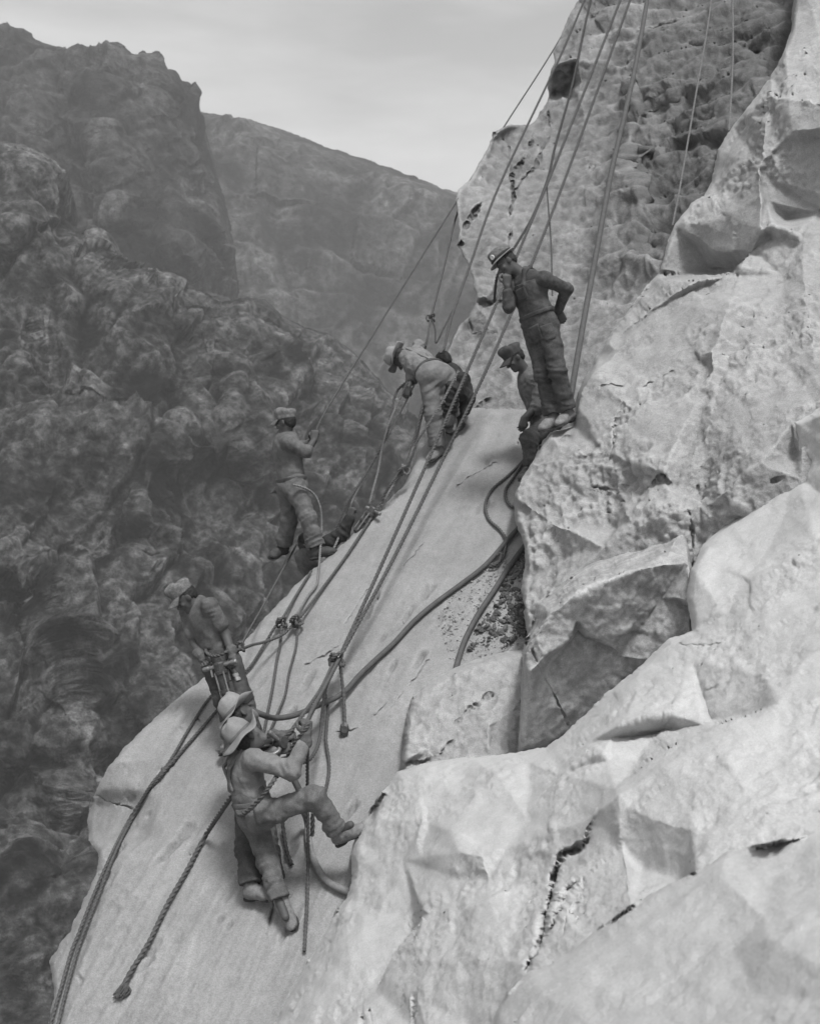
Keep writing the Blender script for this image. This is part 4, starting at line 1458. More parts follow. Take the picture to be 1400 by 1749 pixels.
    def trousers(self, mat, g=0.018, h=0.008, name="trousers", bib=False, cuffs=True, extra=None, noise=0.009, flare=0.0, strap=None):
        J = self.J
        s = Sdf(0.03)
        q = self.len / 0.52
        s.ell(self.pel + self.up * 0.02, self.A, (0.172 + g, 0.125 + g, 0.135), 0.05)
        s.ell(self.pel + self.up * 0.10, self.A, (0.160 + g, 0.112 + g, 0.10), 0.05)
        for k in 'ab':
            dn = nrm(J['f' + k] - J['k' + k])
            s.cone(J['h' + k], J['k' + k], 0.090 + g, 0.068 + g, 0.05)
            hem = J['f' + k] - dn * 0.035
            s.cone(J['k' + k], hem, 0.066 + g, 0.056 + g + flare, 0.04, None, [(hem, dn)])
            if cuffs:
                s.cone(hem - dn * 0.055, hem, 0.062 + g + flare, 0.061 + g + flare, 0.005, None, [(hem, dn)])
            s.fold(J['k' + k], nrm(nrm(J['k' + k] - J['h' + k]) + dn + 0.5 * self.x), 0.17, 0.012, 0.065)
            s.fold(J['f' + k] - dn * 0.1, nrm(dn + 0.35 * self.x), 0.15, 0.011, 0.055)
            s.fold(J['h' + k] + (J['k' + k] - J['h' + k]) * 0.2, nrm((J['k' + k] - J['h' + k]) * 2 + self.x * 0.6), 0.2, 0.010, 0.075)
        if bib:
            top = self.nk - self.up * 0.16 * q
            s.ell(self.nk - self.up * 0.16 * q, self.A, (0.172 + g + 0.020, 0.122 + g + 0.012, 0.20 * q), 0.03,
                  [(self.nk - self.up * 0.29 * q, self.up - 0.25 * self.f)] if bib == 'low' else [(self.nk - self.up * 0.10 * q, self.up), (self.nk, -self.f + 0.25 * self.up)] )
            s.ell(self.pel + self.up * 0.17 * q, self.A, (0.150 + g + 0.01, 0.112 + g + 0.01, 0.17 * q), 0.03)
            for sd_ in (-1, 1):
                a = self.nk - self.up * 0.12 * q + self.f * (0.128 + g) + self.x * 0.07 * sd_
                m1 = self.nk + self.up * 0.0 + self.f * 0.075 + self.x * 0.085 * sd_
                m2 = self.nk + self.up * 0.024 - self.f * 0.02 + self.x * 0.085 * sd_
                m3 = self.nk - self.up * 0.07 - self.f * (0.122 + g) + self.x * 0.06 * sd_
                e = self.nk - self.up * 0.25 * q - self.f * (0.130 + g) - self.x * 0.03 * sd_
                for p0, p1 in ((a, m1), (m1, m2), (m2, m3), (m3, e)):
                    s.cone(p0, p1, 0.023, 0.023, 0.006, (self.f, 0.55))
        if extra:
            extra(s)
        s.noise = (noise, 10)
        return emit(name, s, h, mat, self.root)

    def belt(self, mat, g=0.022, z=0.125, name="belt"):
        s = Sdf(0.01)
        c = self.pel + self.up * z
        s.ell(c, self.A, (0.163 + g, 0.117 + g, 0.14), 0.01, [(c + self.up * 0.020, self.up), (c - self.up * 0.020, -self.up)])
        return emit(name, s, 0.006, mat, self.root)

    def pocket(self, garment, c, n, up, w, h, mat):
        """a sewn-on patch laid over the garment around the point c, seen along n"""
        n = nrm(n)
        up = nrm(np.asarray(up) - n * (n @ np.asarray(up)))
        x = np.cross(up, n)
        co = np.empty(len(garment.data.vertices) * 3, np.float32)
        garment.data.vertices.foreach_get("co", co)
        co = co.reshape(-1, 3) - np.asarray(c)
        U, Vv, N = co @ x, co @ up, co @ n
        m = (np.abs(U) < w) & (np.abs(Vv) < h) & (N > -0.12)
        U, Vv, N = U[m], Vv[m], N[m]
        if len(U) < 20:
            return None
        k = 8
        vs, fs = [], []
        for lay in (0.007, -0.012):
            for i in range(k):
                for j in range(k):
                    a, b = w * (j / (k - 1) - 0.5), h * (i / (k - 1) - 0.5)
                    if i == 0 and j in (0, k - 1):
                        a *= 0.8
                    d = (U - a) ** 2 + (Vv - b) ** 2
                    q = np.argsort(d)[:12]
                    vs.append(np.asarray(c) + x * a + up * b + n * (np.percentile(N[q], 75) + lay))
        o = k * k
        for i in range(k - 1):
            for j in range(k - 1):
                q = i * k + j
                fs.append((q, q + 1, q + k + 1, q + k))
        for q, r in [(j, j + 1) for j in range(k - 1)] + [(o - k + j + 1, o - k + j) for j in range(k - 1)] + [(j * k + k, j * k) for j in range(k - 1)] + [(j * k + k - 1, j * k + 2 * k - 1) for j in range(k - 1)]:
            fs.append((r, q, q + o, r + o))
        return link_mesh("pocket", vs, fs, mat, garment)

    def boots(self, mat, sole, ups=(None, None)):
        J = self.J
        for k, u in zip('ab', ups):
            if u is None:
                u = nrm(J['k' + k] - J['f' + k])
            boot(self.root, J['f' + k], J['t' + k], u, mat, sole, shin=J['k' + k] - J['f' + k])

    def glove(self, mat, wrist, d, pn, thumb, curl=(0.9, 1.1, 0.7), cuff=None):
        s = Sdf(0.01)
        hand(s, wrist, d, pn, thumb, curl, 0.006, 1.22)
        d = nrm(d)
        s.cone(np.asarray(wrist) - d * 0.05, np.asarray(wrist) + d * 0.015, 0.044, 0.034, 0.012)
        s.cone(np.asarray(wrist) - d * 0.055, np.asarray(wrist) - d * 0.04, 0.047, 0.047, 0.006)
        s.noise = (0.004, 30)
        return emit("glove", s, 0.0045, mat, self.root)
# ------------------------------------------------------------------ the crew
SKIN = plain_mat("skin", 0.062, 0.6, 0.12, 20, 0.1, 0.002, spec=0.3)
HAIR = plain_mat("dark_hair", 0.02, 0.6, 0.3, 60, 0.4)
DENIM_D = plain_mat("dark_denim", 0.056, 0.9, 0.47, 9, 0.3, 0.004, crease=0.016)
DENIM_M = plain_mat("worn_denim", 0.105, 0.9, 0.38, 9, 0.3, 0.004, crease=0.016)
DENIM_L = plain_mat("dusty_trousers", 0.15, 0.9, 0.25, 10, 0.3, 0.004, crease=0.009)
SHIRT_M = plain_mat("grey_shirt", 0.105, 0.9, 0.28, 10, 0.3, 0.004, crease=0.016)
SHIRT_L = plain_mat("work_shirt", 0.155, 0.9, 0.25, 10, 0.3, 0.004, crease=0.016)
SHIRT_S = plain_mat("sweaty_shirt", 0.10, 0.9, 0.44, 6, 0.3, 0.004, crease=0.016)
BLACK_C = plain_mat("black_cloth", 0.028, 0.9, 0.38, 10, 0.3, 0.004, crease=0.016)
FELT = plain_mat("pale_felt", 0.19, 0.9, 0.16, 14, 0.35, 0.003)
FELT2 = plain_mat("dusty_felt", 0.21, 0.9, 0.2, 12, 0.35, 0.003)
CAPM = plain_mat("cap_cloth", 0.125, 0.9, 0.45, 26, 0.4, 0.004)
CAPD = plain_mat("dark_cap_cloth", 0.05, 0.9, 0.3, 14, 0.4, 0.004)
BAND = plain_mat("hat_band_cloth", 0.10, 0.9, 0.2, 14, 0.3)
LEATH = plain_mat("dusty_leather", 0.16, 0.8, 0.3, 16, 0.4, 0.004)
LEATH_D = plain_mat("dark_leather", 0.05, 0.7, 0.3, 16, 0.4, 0.004)
SOLE = plain_mat("boot_sole", 0.035, 0.85, 0.3, 16, 0.4, 0.004)
GLOVE = plain_mat("leather_glove", 0.085, 0.85, 0.35, 20, 0.4, 0.004)
WHITE = plain_mat("white_badge", 0.6, 0.5, 0.05, 20, 0.0)
METAL = plain_mat("worn_steel", 0.22, 0.45, 0.35, 20, 0.3, 0.003, metal=0.6, spec=0.5)
METAL_D = plain_mat("dark_oily_steel", 0.05, 0.5, 0.4, 20, 0.4, 0.003, metal=0.3, spec=0.5)
METAL_L = plain_mat("bright_fitting", 0.5, 0.3, 0.15, 20, 0.2, 0.002, metal=0.7, spec=0.5)

# --- 1: the man standing on the outcrop, one hand at his chin
m = Man(10.95, "person in dark overalls and flat topped hat standing on the outcrop, hand at his chin",
        dict(head=(865, 449, 0), neck=(893, 467, 0.02), sa=(929, 476, -0.14), sb=(887, 484, 0.12), ea=(967, 494, 0.0), wa=(953, 530, 0.14),
             eb=(868, 524, 0.0), wb=(866, 489, -0.06), ha=(937, 560, -0.06), hb=(911, 560, 0.10), ka=(952, 634, -0.12), kb=(926, 636, 0.04),
             fa=(969, 704, -0.02), fb=(945, 712, 0.03), ta=(953, 726, -0.12), tb=(924, 736, -0.05)), V(-0.75, -0.1, -0.65))
m.body(V(-0.76, -0.65, -0.15), V(-0.62, 0.76, 0.10), SKIN,
       [(m.J['wb'], V(-0.05, 1, -0.15), V(-0.3, 0.1, 0.95), 1, (1.0, 1.2, 0.8)), (m.J['wa'], V(0.35, -0.75, 0.1), V(0.3, 0.2, 1), -1, (0.5, 0.8, 0.5))])
m.hair(HAIR)
m.shirt(DENIM_D, (1.0, 0.86), 0.008, sr=-0.004)
g1 = m.trousers(DENIM_D, 0.010, name="overalls", bib='high', flare=0.016)
m.boots(LEATH, SOLE, (V(-0.1, 1, -0.2), V(-0.1, 1, -0.2)))
m.pocket(g1, m.nk - m.up * 0.20 + m.f * 0.12 - m.x * 0.02, m.f, m.up, 0.12, 0.12, DENIM_D)
m.pocket(g1, P(938, 566, 10.75), V(0.15, 0, -1), m.up, 0.11, 0.15, DENIM_D)
m.pocket(g1, P(912, 568, 10.80), V(-0.35, 0, -1), m.up, 0.10, 0.15, DENIM_D)
m.belt(DENIM_D, 0.030, 0.13, "waistband")
hc = m.J['head'] + m.hu * 0.060
hx, hf, hu = m.hx, m.hf, m.hu
# flat hat with a stiff brim and a badge
v, fc = lathe([lambda t: (0.098 + 0.012 * math.cos(2 * t), 0.0), lambda t: (0.101 + 0.012 * math.cos(2 * t), 0.02), lambda t: (0.098 + 0.012 * math.cos(2 * t), 0.07),
               lambda t: (0.094 + 0.012 * math.cos(2 * t), 0.092 + 0.006 * math.cos(t)), lambda t: (0.082 + 0.012 * math.cos(2 * t), 0.101 + 0.006 * math.cos(t)), lambda t: (0.04, 0.098), lambda t: (0.004, 0.097)], 40, (hx, hf, hu), hc)
hat = link_mesh("hat", v, fc, CAPM, m.root)
def _br(q, z):
    return lambda t: (0.099 + 0.012 * math.cos(2 * t) + q * (0.034 + 0.012 * max(0, math.cos(t))), z - 0.012 * q * max(0, math.cos(t)) + 0.012 * q * max(0, -math.cos(t)))
v, fc = lathe([_br(0, 0.008), _br(0.5, 0.004), _br(1, 0.0), _br(1, -0.008), _br(0.5, -0.004), _br(0, 0.0)], 40, (hx, hf, hu), hc)
link_mesh("brim", v, fc[:-2], FELT2, hat)
v, fc = lathe([lambda t: (0.104 + 0.012 * math.cos(2 * t), 0.010), lambda t: (0.1055 + 0.012 * math.cos(2 * t), 0.03), lambda t: (0.1, 0.031), lambda t: (0.1, 0.010)], 40, (hx, hf, hu), hc)
link_mesh("hat_band", v, fc[:-2], BLACK_C, hat)
cs = hx * (1 if hx @ FWD < 0 else -1)
bc = hc + hf * 0.088 + cs * 0.052 + hu * 0.052
v, fc = lathe([lambda t: (0.024, 0.0), lambda t: (0.024, 0.008), lambda t: (0.013, 0.009), lambda t: (0.012, 0.005), lambda t: (0.002, 0.005)], 20, (nrm(np.cross(hu, hf + cs * 0.6)), hu, nrm(hf + cs * 0.6)), bc)
link_mesh("badge", v, fc, WHITE, hat)

# --- 2: the man leaning back with the rope, foot against the rock
m2 = Man(8.72, "person in overalls and curled pale hat leaning back, gloved fist on a rope",
         dict(head=(421, 1264, 0.02), neck=(411, 1287, 0.03), sa=(432, 1297, -0.15), sb=(399, 1291, 0.16), ea=(499, 1316, -0.26), wa=(523, 1259, -0.20),
              eb=(440, 1306, 0.28), wb=(474, 1282, 0.22), ha=(441, 1396, -0.10), hb=(433, 1396, 0.11), ka=(538, 1360, -0.20), kb=(457, 1470, 0.02),
              fa=(578, 1422, -0.10), fb=(479, 1542, -0.12), ta=(607, 1403, -0.16), tb=(492, 1578, -0.24)), V(0.85, -0.1, 0.42))
m2.body(V(0.55, 0.30, 0.70), V(-0.74, 0.66, 0.08), SKIN, [(m2.J['wb'], V(0.8, 0.2, 0.1), V(0, -0.3, 0.9), 1, (1.0, 1.1, 0.7)), (m2.J['wa'], V(0.05, 1, 0.05), V(-0.6, 0.1, 0.8), 1, (1.0, 1.2, 0.8))])
m2.hair(HAIR)
m2.shirt(SHIRT_L, (0.86, 0.95), 0.012, sr=0.006, noise=0.009)
g2 = m2.trousers(DENIM_M, 0.008, name="overalls", bib='low', noise=0.009, flare=0.010)
m2.boots(LEATH, SOLE, (V(-0.5, 0.75, -0.35), V(-0.3, 0.45, -0.8)))
m2.pocket(g2, P(452, 1388, 8.55), V(0.1, 0.1, -1), m2.up, 0.15, 0.15, DENIM_M)
m2.pocket(g2, P(418, 1398, 8.62), V(-0.8, 0, -0.8), m2.up, 0.12, 0.14, DENIM_M)
m2.belt(DENIM_M, 0.022, 0.12, "waistband")
m2.glove(GLOVE, m2.J['wa'] + V(0.0, 0.01, 0), V(0.05, 1, 0.05), V(-0.6, 0.1, 0.8), 1)
felt_hat(m2.root, m2.J['head'] + m2.hu * 0.055, m2.hf, m2.hu, FELT, BAND, 0.112, 0.06, 0, 1.2, 0.155, 3, (0.9, 0.09, 0.55))

# --- 3: the man behind him, working the drill
m3 = Man(9.12, "person in dusty felt hat mostly hidden behind the leaning man, holding a rock drill",
         dict(head=(411, 1221, 0.0), neck=(405, 1247, 0.05), sa=(424, 1254, -0.08), sb=(393, 1252, 0.24), ea=(455, 1271, -0.06), wa=(478, 1256, -0.10),
              eb=(440, 1282, 0.30), wb=(468, 1274, 0.10), ha=(425, 1376, -0.06), hb=(440, 1376, 0.16), ka=(421, 1452, -0.20), kb=(458, 1448, 0.0),
              fa=(430, 1516, -0.34), fb=(470, 1515, -0.22), ta=(456, 1530, -0.40), tb=(488, 1532, -0.26)), V(0.85, -0.1, 0.42))
m3.body(V(0.62, 0.35, 0.55), V(-0.72, 0.68, 0.08), SKIN, [])
m3.hair(HAIR)
m3.shirt(SHIRT_M, (0.62, 0.9), 0.012)
m3.trousers(DENIM_D, 0.014, flare=0.010)
m3.boots(LEATH, SOLE, (V(-0.3, 0.9, 0.0), V(-0.3, 0.9, 0.1)))
m3.glove(GLOVE, m3.J['wa'], V(0.75, 0.05, -0.1), V(0.1, -0.7, 0.6), 1)
m3.glove(GLOVE, m3.J['wb'], V(0.8, 0.1, -0.2), V(0, -0.7, 0.6), 1)
felt_hat(m3.root, m3.J['head'] + m3.hu * 0.055, m3.hf, m3.hu, FELT2, BAND, 0.088, 0.02, 0, 0.8, 0.145, 8, (1.2, 0.06, 0.5))

# --- 4: the driller on the left
m4 = Man(10.15, "person in short sleeves and creased cap, head bowed over an upright rock drill",
         dict(head=(319, 1021, 0.0), neck=(337, 1029, 0.03), sa=(359, 1034, -0.12), sb=(321, 1046, 0.12), ea=(386, 1084, -0.08), wa=(397, 1120, -0.22),
              eb=(331, 1096, 0.08), wb=(345, 1124, -0.08), ha=(392, 1134, -0.06), hb=(366, 1138, 0.12), ka=(416, 1196, -0.18), kb=(383, 1198, 0.04),
              fa=(434, 1262, -0.18), fb=(403, 1262, -0.10), ta=(416, 1284, -0.30), tb=(386, 1280, -0.20)), V(-0.62, -0.1, -0.75))
m4.body(V(-0.70, -0.66, -0.25), V(-0.62, 0.74, -0.10), SKIN, [])
m4.hair(HAIR)
m4.shirt(SHIRT_S, (0.33, 0.36), 0.004, sr=-0.002, noise=0.004)
m4.trousers(DENIM_D, 0.014, flare=0.010)
m4.boots(LEATH, SOLE)
m4.belt(LEATH_D, 0.020, 0.10)
m4.glove(GLOVE, m4.J['wa'], V(0.1, -0.55, -0.25), V(-0.4, -0.3, -0.6), 1, (1.1, 1.2, 0.7))
m4.glove(GLOVE, m4.J['wb'], V(0.35, -0.4, -0.2), V(0.3, -0.4, -0.6), -1, (1.1, 1.2, 0.7))
cloth_cap(m4.root, m4.J['head'] + m4.hu * 0.062, m4.hf, m4.hu, CAPM, 4)

# --- 5: the man swinging out on his rope
m5 = Man(11.95, "person in cap and pale shirt swinging out from the slab edge on a single rope",
         dict(head=(489, 722, 0.0), neck=(487, 741, 0.03), sa=(492, 755, -0.15), sb=(481, 752, 0.17), ea=(523, 772, -0.12), wa=(536, 752, -0.02),
              eb=(514, 764, 0.16), wb=(535, 756, 0.10), ha=(506, 838, -0.08), hb=(494, 838, 0.10), ka=(526, 884, -0.16), kb=(494, 890, 0.08),
              fa=(541, 938, -0.14), fb=(483, 932, 0.22), ta=(566, 940, -0.16), tb=(474, 946, 0.18)), V(0.62, -0.05, 0.75))
m5.body(V(-0.72, -0.35, 0.35), V(-0.12, 0.98, 0.05), SKIN, [(m5.J['wa'], V(0.1, 0.8, 0.1), V(0.1, 0, 1), 1, (1.1, 1.2, 0.8)), (m5.J['wb'], V(0.2, 0.9, -0.1), V(0.1, 0, -1), -1, (1.1, 1.2, 0.8))])
m5.hair(HAIR)
m5.shirt(SHIRT_M, (0.62, 0.9), 0.008, sr=0.0, noise=0.006)


def _tail(s):
    s.cone(P(492, 824, 12.0), P(463, 842, 12.05), 0.07, 0.015, 0.03, (V(0.4, 0.9, 0), 0.35))


m5.trousers(DENIM_M, 0.012, flare=0.024, noise=0.009, cuffs=False, extra=_tail)
m5.belt(LEATH_D, 0.022, 0.11)
m5.boots(LEATH_D, SOLE, (V(-0.25, 0.9, 0.1), V(0.3, 0.9, 0)))
cloth_cap(m5.root, m5.J['head'] + m5.hu * 0.045, m5.hf, m5.hu, CAPM, 9)

# --- 6: the man crouching below the slab edge
m6 = Man(12.15, "person crouching below the slab edge, only dark hair, raised fist and bent knee showing",
         dict(head=(524, 928, 0.05), neck=(541, 932, 0.08), sa=(562, 926, 0.0), sb=(546, 944, 0.30), ea=(585, 912, -0.04), wa=(597, 884, -0.06),
              eb=(536, 958, 0.2), wb=(540, 978, 0.05), ha=(572, 968, 0.1), hb=(566, 976, 0.3), ka=(520, 952, -0.10), kb=(524, 966, 0.2),
              fa=(538, 1002, 0.1), fb=(545, 1008, 0.3), ta=(522, 1014, 0.05), tb=(528, 1018, 0.25)), V(-0.8, -0.3, -0.3))
m6.body(V(-0.5, -0.6, 0.4), V(-0.5, 0.8, -0.1), SKIN, [(m6.J['wa'], V(0.25, 0.9, 0), V(0.6, 0, 0.8), 1, (1.1, 1.2, 0.8))])
m6.hair(HAIR)
m6.shirt(BLACK_C, (0.95, 0.9), 0.016, sr=0.012)
m6.trousers(DENIM_M, 0.014)
m6.boots(LEATH_D, SOLE)

# --- 7: the man bending over the ropes
m7 = Man(12.45, "person in pale trousers and round hat bending far over the ropes at the slab edge",
         dict(head=(684, 612, 0.42), neck=(699, 606, 0.36), sa=(704, 622, 0.18), sb=(716, 592, 0.46), ea=(704, 648, 0.22), wa=(697, 660, 0.08),
              eb=(722, 620, 0.5), wb=(700, 650, 0.22), ha=(731, 642, -0.04), hb=(760, 642, 0.02), ka=(739, 706, -0.02), kb=(768, 684, 0.04),
              fa=(747, 766, 0.04), fb=(771, 716, 0.12), ta=(731, 793, -0.08), tb=(768, 736, -0.02)), V(-0.05, -0.95, 0.30))
m7.body(V(-0.25, -0.92, 0.25), V(-0.90, 0.28, 0.25), SKIN, [(m7.J['wa'], V(-0.3, -0.9, 0), V(0, 0.2, 1), 1), (m7.J['wb'], V(-0.4, -0.9, -0.2), V(0.3, 0, 1), -1)])
m7.hair(HAIR)
m7.shirt(SHIRT_L, (0.45, 0.5), 0.016, sr=0.004, noise=0.013)


def _straps(s):
    a = m7.pel - m7.f * 0.13 + m7.up * 0.12
    b = m7.nk - m7.f * 0.11 - m7.up * 0.06 + m7.x * 0.09
    c = m7.nk - m7.f * 0.11 - m7.up * 0.06 - m7.x * 0.09
    for q in (b, c):
        s.cone(a, q, 0.022, 0.022, 0.01, (m7.f, 0.4))


m7.trousers(DENIM_L, 0.018, flare=0.020, noise=0.005, cuffs=False, extra=_straps)
m7.boots(LEATH, SOLE)
m7.belt(LEATH_D, 0.032, 0.12)
felt_hat(m7.root, m7.J['head'] + m7.hu * 0.055, m7.hf, m7.hu, FELT2, BAND, 0.075, 0.0, 0, 0.05, 0.125, 12)

# --- 8: the man crouching behind the standing man's legs
m8 = Man(11.75, "person in dark cap crouching behind the legs of the man in dark overalls",
         dict(head=(879, 612, 0.0), neck=(899, 636, 0.05), sa=(922, 650, -0.10), sb=(906, 652, 0.18), ea=(917, 692, -0.12), wa=(895, 713, -0.16),
              eb=(914, 690, 0.12), wb=(902, 716, -0.02), ha=(938, 724, 0.05), hb=(930, 732, 0.2), ka=(903, 750, -0.30), kb=(912, 746, -0.06),
              fa=(908, 800, -0.3), fb=(918, 800, -0.05), ta=(892, 818, -0.4), tb=(902, 820, -0.15)), V(-0.8, -0.25, -0.4))
m8.body(V(-0.72, -0.6, -0.15), V(-0.55, 0.8, -0.1), SKIN, [(m8.J['wa'], V(-0.2, -0.9, -0.1), V(-0.3, 0, 1), 1, (0.5, 0.7, 0.5))])
m8.hair(HAIR)
m8.shirt(DENIM_M, (0.6, 0.6), 0.012)
m8.trousers(DENIM_D, 0.014)
m8.boots(LEATH_D, SOLE)
cloth_cap(m8.root, m8.J['head'] + m8.hu * 0.045, m8.hf, m8.hu, CAPD, 14)

# --- 9: the dark figure squeezed in beside the bending man
m9 = Man(12.62, "person in black clothes crouching beside the bending man, face hidden",
         dict(head=(757, 618, 0.42), neck=(768, 634, 0.40), sa=(790, 648, 0.10), sb=(766, 645, 0.42), ea=(800, 680, 0.02), wa=(794, 702, 0.02),
              eb=(760, 675, 0.40), wb=(762, 700, 0.3), ha=(792, 676, 0.06), hb=(780, 680, 0.28), ka=(771, 664, -0.20), kb=(772, 690, 0.2),
              fa=(769, 708, -0.16), fb=(782, 722, 0.2), ta=(766, 730, -0.24), tb=(776, 736, 0.1)), V(-0.75, -0.2, -0.1))
m9.body(V(-0.5, -0.5, 0.5), V(-0.4, 0.85, 0.1), SKIN, [])
m9.hair(HAIR)
m9.shirt(BLACK_C, (1.0, 1.0), 0.014, sr=0.008)
m9.trousers(BLACK_C, 0.010)
m9.boots(LEATH_D, SOLE)
# ------------------------------------------------------------------ ropes, hoses, drills
ROPE = plain_mat("manila_rope", 0.085, 0.9, 0.25, 25, 0.4, 0.003)
ROPE_L = plain_mat("dusty_rope", 0.17, 0.9, 0.25, 25, 0.4, 0.003)
ROPE_D = plain_mat("dark_rope", 0.06, 0.9, 0.25, 25, 0.4, 0.003)
HOSE_D = plain_mat("rubber_hose", 0.075, 0.75, 0.2, 20, 0.2, 0.002)
HOSE_L = plain_mat("dusty_hose", 0.18, 0.8, 0.2, 20, 0.2, 0.002)


def path(pts, per=10):
    """px, py and depth (a number, or a string 's0.04' = lying that far above the slab) to a smooth curve"""
    q = []
    for x, y, d in pts:
        if isinstance(d, str):
            d = sd(x, y, float(d[1:]) + 0.018)
        q.append((x, y, d))
    q = np.array(q, float)
    q[:, 2] = 1 / q[:, 2]
    n = len(q)
    e = np.concatenate([[2 * q[0] - q[1]], q, [2 * q[-1] - q[-2]]])
    out = []
    for k in range(n - 1):
        p0, p1, p2, p3 = e[k], e[k + 1], e[k + 2], e[k + 3]
        l0, l1, l2 = [max(np.linalg.norm((b - a)[:2]), 1e-3) ** 0.5 for a, b in ((p0, p1), (p1, p2), (p2, p3))]
        m1 = (p2 - p1) + l1 * ((p1 - p0) / l0 - (p2 - p0) / (l0 + l1)) if True else 0
        m2 = (p2 - p1) + l1 * ((p3 - p2) / l2 - (p3 - p1) / (l1 + l2))
        for j in range(per):
            t = j / per
            out.append((2 * t ** 3 - 3 * t ** 2 + 1) * p1 + (t ** 3 - 2 * t ** 2 + t) * m1 + (-2 * t ** 3 + 3 * t ** 2) * p2 + (t ** 3 - t ** 2) * m2)
    out.append(q[-1])
    out = np.array(out)
    out[:, 2] = 1 / out[:, 2]
    return PN(out)


def sweep(c, r, twist=None, sides=8, step=None, taper=None):
    """tube along c; with a twist pitch the section has three lobes that wind along it like laid rope"""
    c = np.asarray(c, float)
    seg = np.linalg.norm(np.diff(c, axis=0), axis=1)
    s = np.concatenate([[0], np.cumsum(seg)])
    step = step or (twist / 9.0 if twist else r * 2.5)
    m = max(4, int(s[-1] / step))
    t = np.linspace(0, s[-1], m)
    p = np.stack([np.interp(t, s, c[:, k]) for k in range(3)], 1)
    tg = np.gradient(p, axis=0)
    tg /= np.linalg.norm(tg, axis=1)[:, None] + 1e-12
    up = np.array([0.31, 0.22, 0.92])
    n1 = np.cross(tg, up)
    n1 /= np.linalg.norm(n1, axis=1)[:, None] + 1e-9
    n2 = np.cross(tg, n1)
    k = 12 if twist else sides
    a = np.arange(k) * 2 * math.pi / k
    ph = (t / twist * 2 * math.pi)[:, None] if twist else np.zeros((m, 1))
    rr = np.full((m, k), r)
    if twist:
        rr = np.broadcast_to(r * np.array([1.06, 0.88, 0.44, 0.88] * 3)[None], (m, k))
    if taper is not None:
        rr = rr * np.interp(t / s[-1], taper[0], taper[1])[:, None]
    an = a[None] + ph
    v = p[:, None, :] + (n1[:, None, :] * np.cos(an)[..., None] + n2[:, None, :] * np.sin(an)[..., None]) * rr[..., None]
    v = v.reshape(-1, 3)
    i = np.arange(m - 1)[:, None] * k
    j = np.arange(k)[None]
    q = np.stack([i + j, i + (j + 1) % k, i + k + (j + 1) % k, i + k + j], 2).reshape(-1, 4)
    return v, q


def knot_curve(c, size, ax):
    ax = nrm(ax)
    b = nrm(np.cross(ax, [0.3, 0.5, 0.8]))
    d = np.cross(ax, b)
    t = np.linspace(0, 2 * math.pi, 70)
    x = np.sin(t) + 2 * np.sin(2 * t)
    y = np.cos(t) - 2 * np.cos(2 * t)
    z = -np.sin(3 * t) * 1.3
    return c + (x[:, None] * b + y[:, None] * d) * size / 3 + z[:, None] * ax * size / 2.2


def rope(pts, label, r=0.017, mat=None, group=None, knots=(), name="rope", twist=None, cat="rope", per=10, wob=0.0):
    c = path(pts, per)
    if wob:
        c = c + wob * np.stack([fbm(c * 3.1 + 5 * k, 3, 11 + k) for k in range(3)], 1)
    v, q = sweep(c, r, twist if twist is not None else r * 7.0)
    o = link_np(name, v, q, mat or ROPE)
    tag(o, label, cat, group)
    for (px, py, d, size) in knots:
        if isinstance(d, str):
            d = sd(px, py, float(d[1:]))
        kc = P(px, py, d)
        v, q = sweep(knot_curve(kc, size, nrm(c[-1] - c[0])), r * 0.95, r * 6.5)
        link_np("knot", v, q, mat or ROPE, o)
    return o


def hose(pts, label, r=0.024, mat=None, group=None, per=10):
    c = path(pts, per)
    v, q = sweep(c, r, None, 12)
    return tag(link_np("air_hose", v, q, mat or HOSE_D), label, "hose", group)


# long ropes that come down from anchors above the picture
rope([(1067, -20, 18.2), (933, 317, 14.4), (779, 677, 12.2), (654, 960, 10.9), (583, 1116, 10.22)], "long taut rope behind the standing man's head, left strand of the central pair", 0.019, per=30)
rope([(1083, -20, 18.2), (938.6, 374, 14.2), (836, 620, 12.4), (755, 787, 11.7), (669, 960, 10.85), (584, 1116, 10.20)],
     "long taut rope emerging from under the crouching man's cap, right strand of the central pair", 0.019, knots=[(575, 1127, 10.15, 0.075)], per=30)
rope([(1006, -20, 19.2), (957, 95, 17.5), (844, 337, 14.9), (804, 449, 13.9), (768, 553, 13.0), (758, 595, 12.7), (752, 604, 12.55)], "taut rope running along the cliff edge down to the belt of the bending man", 0.017, per=20)
rope([(1005, -20, 24.0), (941, 91, 21.0), (864, 211, 18.45), (776, 350, 16.0), (640, 567, 13.6), (543, 728, 12.0), (536, 752, 11.93)], "lone thin rope in the open air leading to the hands of the swinging man", 0.012, per=24)
rope([(790, 340, 17.2), (777, 376, 16.2), (757, 460, 14.4), (736, 543, 13.05), (731, 572, 12.8), (727, 592, 12.75)], "thin taut rope left of the cliff edge with a knot above the bending man", 0.013, knots=[(736, 543, 13.05, 0.05)], per=16)
rope([(736, 543, 13.04), (743, 562, 13.0), (744, 586, 12.95), (757, 562, 13.0), (774, 528, 13.2)], "short slack rope bight hanging between the two ropes above the bending man", 0.011)
rope([(1013, -20, 18.8), (1000, 37, 18.0), (976, 149, 16.6), (947, 254, 15.4), (936, 303, 14.9), (910, 369, 14.2), (884, 414, 13.8), (850, 468, 13.4), (843, 516, 13.9)], "dark rope beside the overhang notch, ending on the ledge behind the man's chin", 0.018, ROPE_D, per=14)
rope([(933, 312, 14.6), (937, 365, 14.3), (941, 420, 14.1), (943, 505, 13.7)], "thin rope hanging straight down behind the shoulder of the man in dark overalls", 0.011)
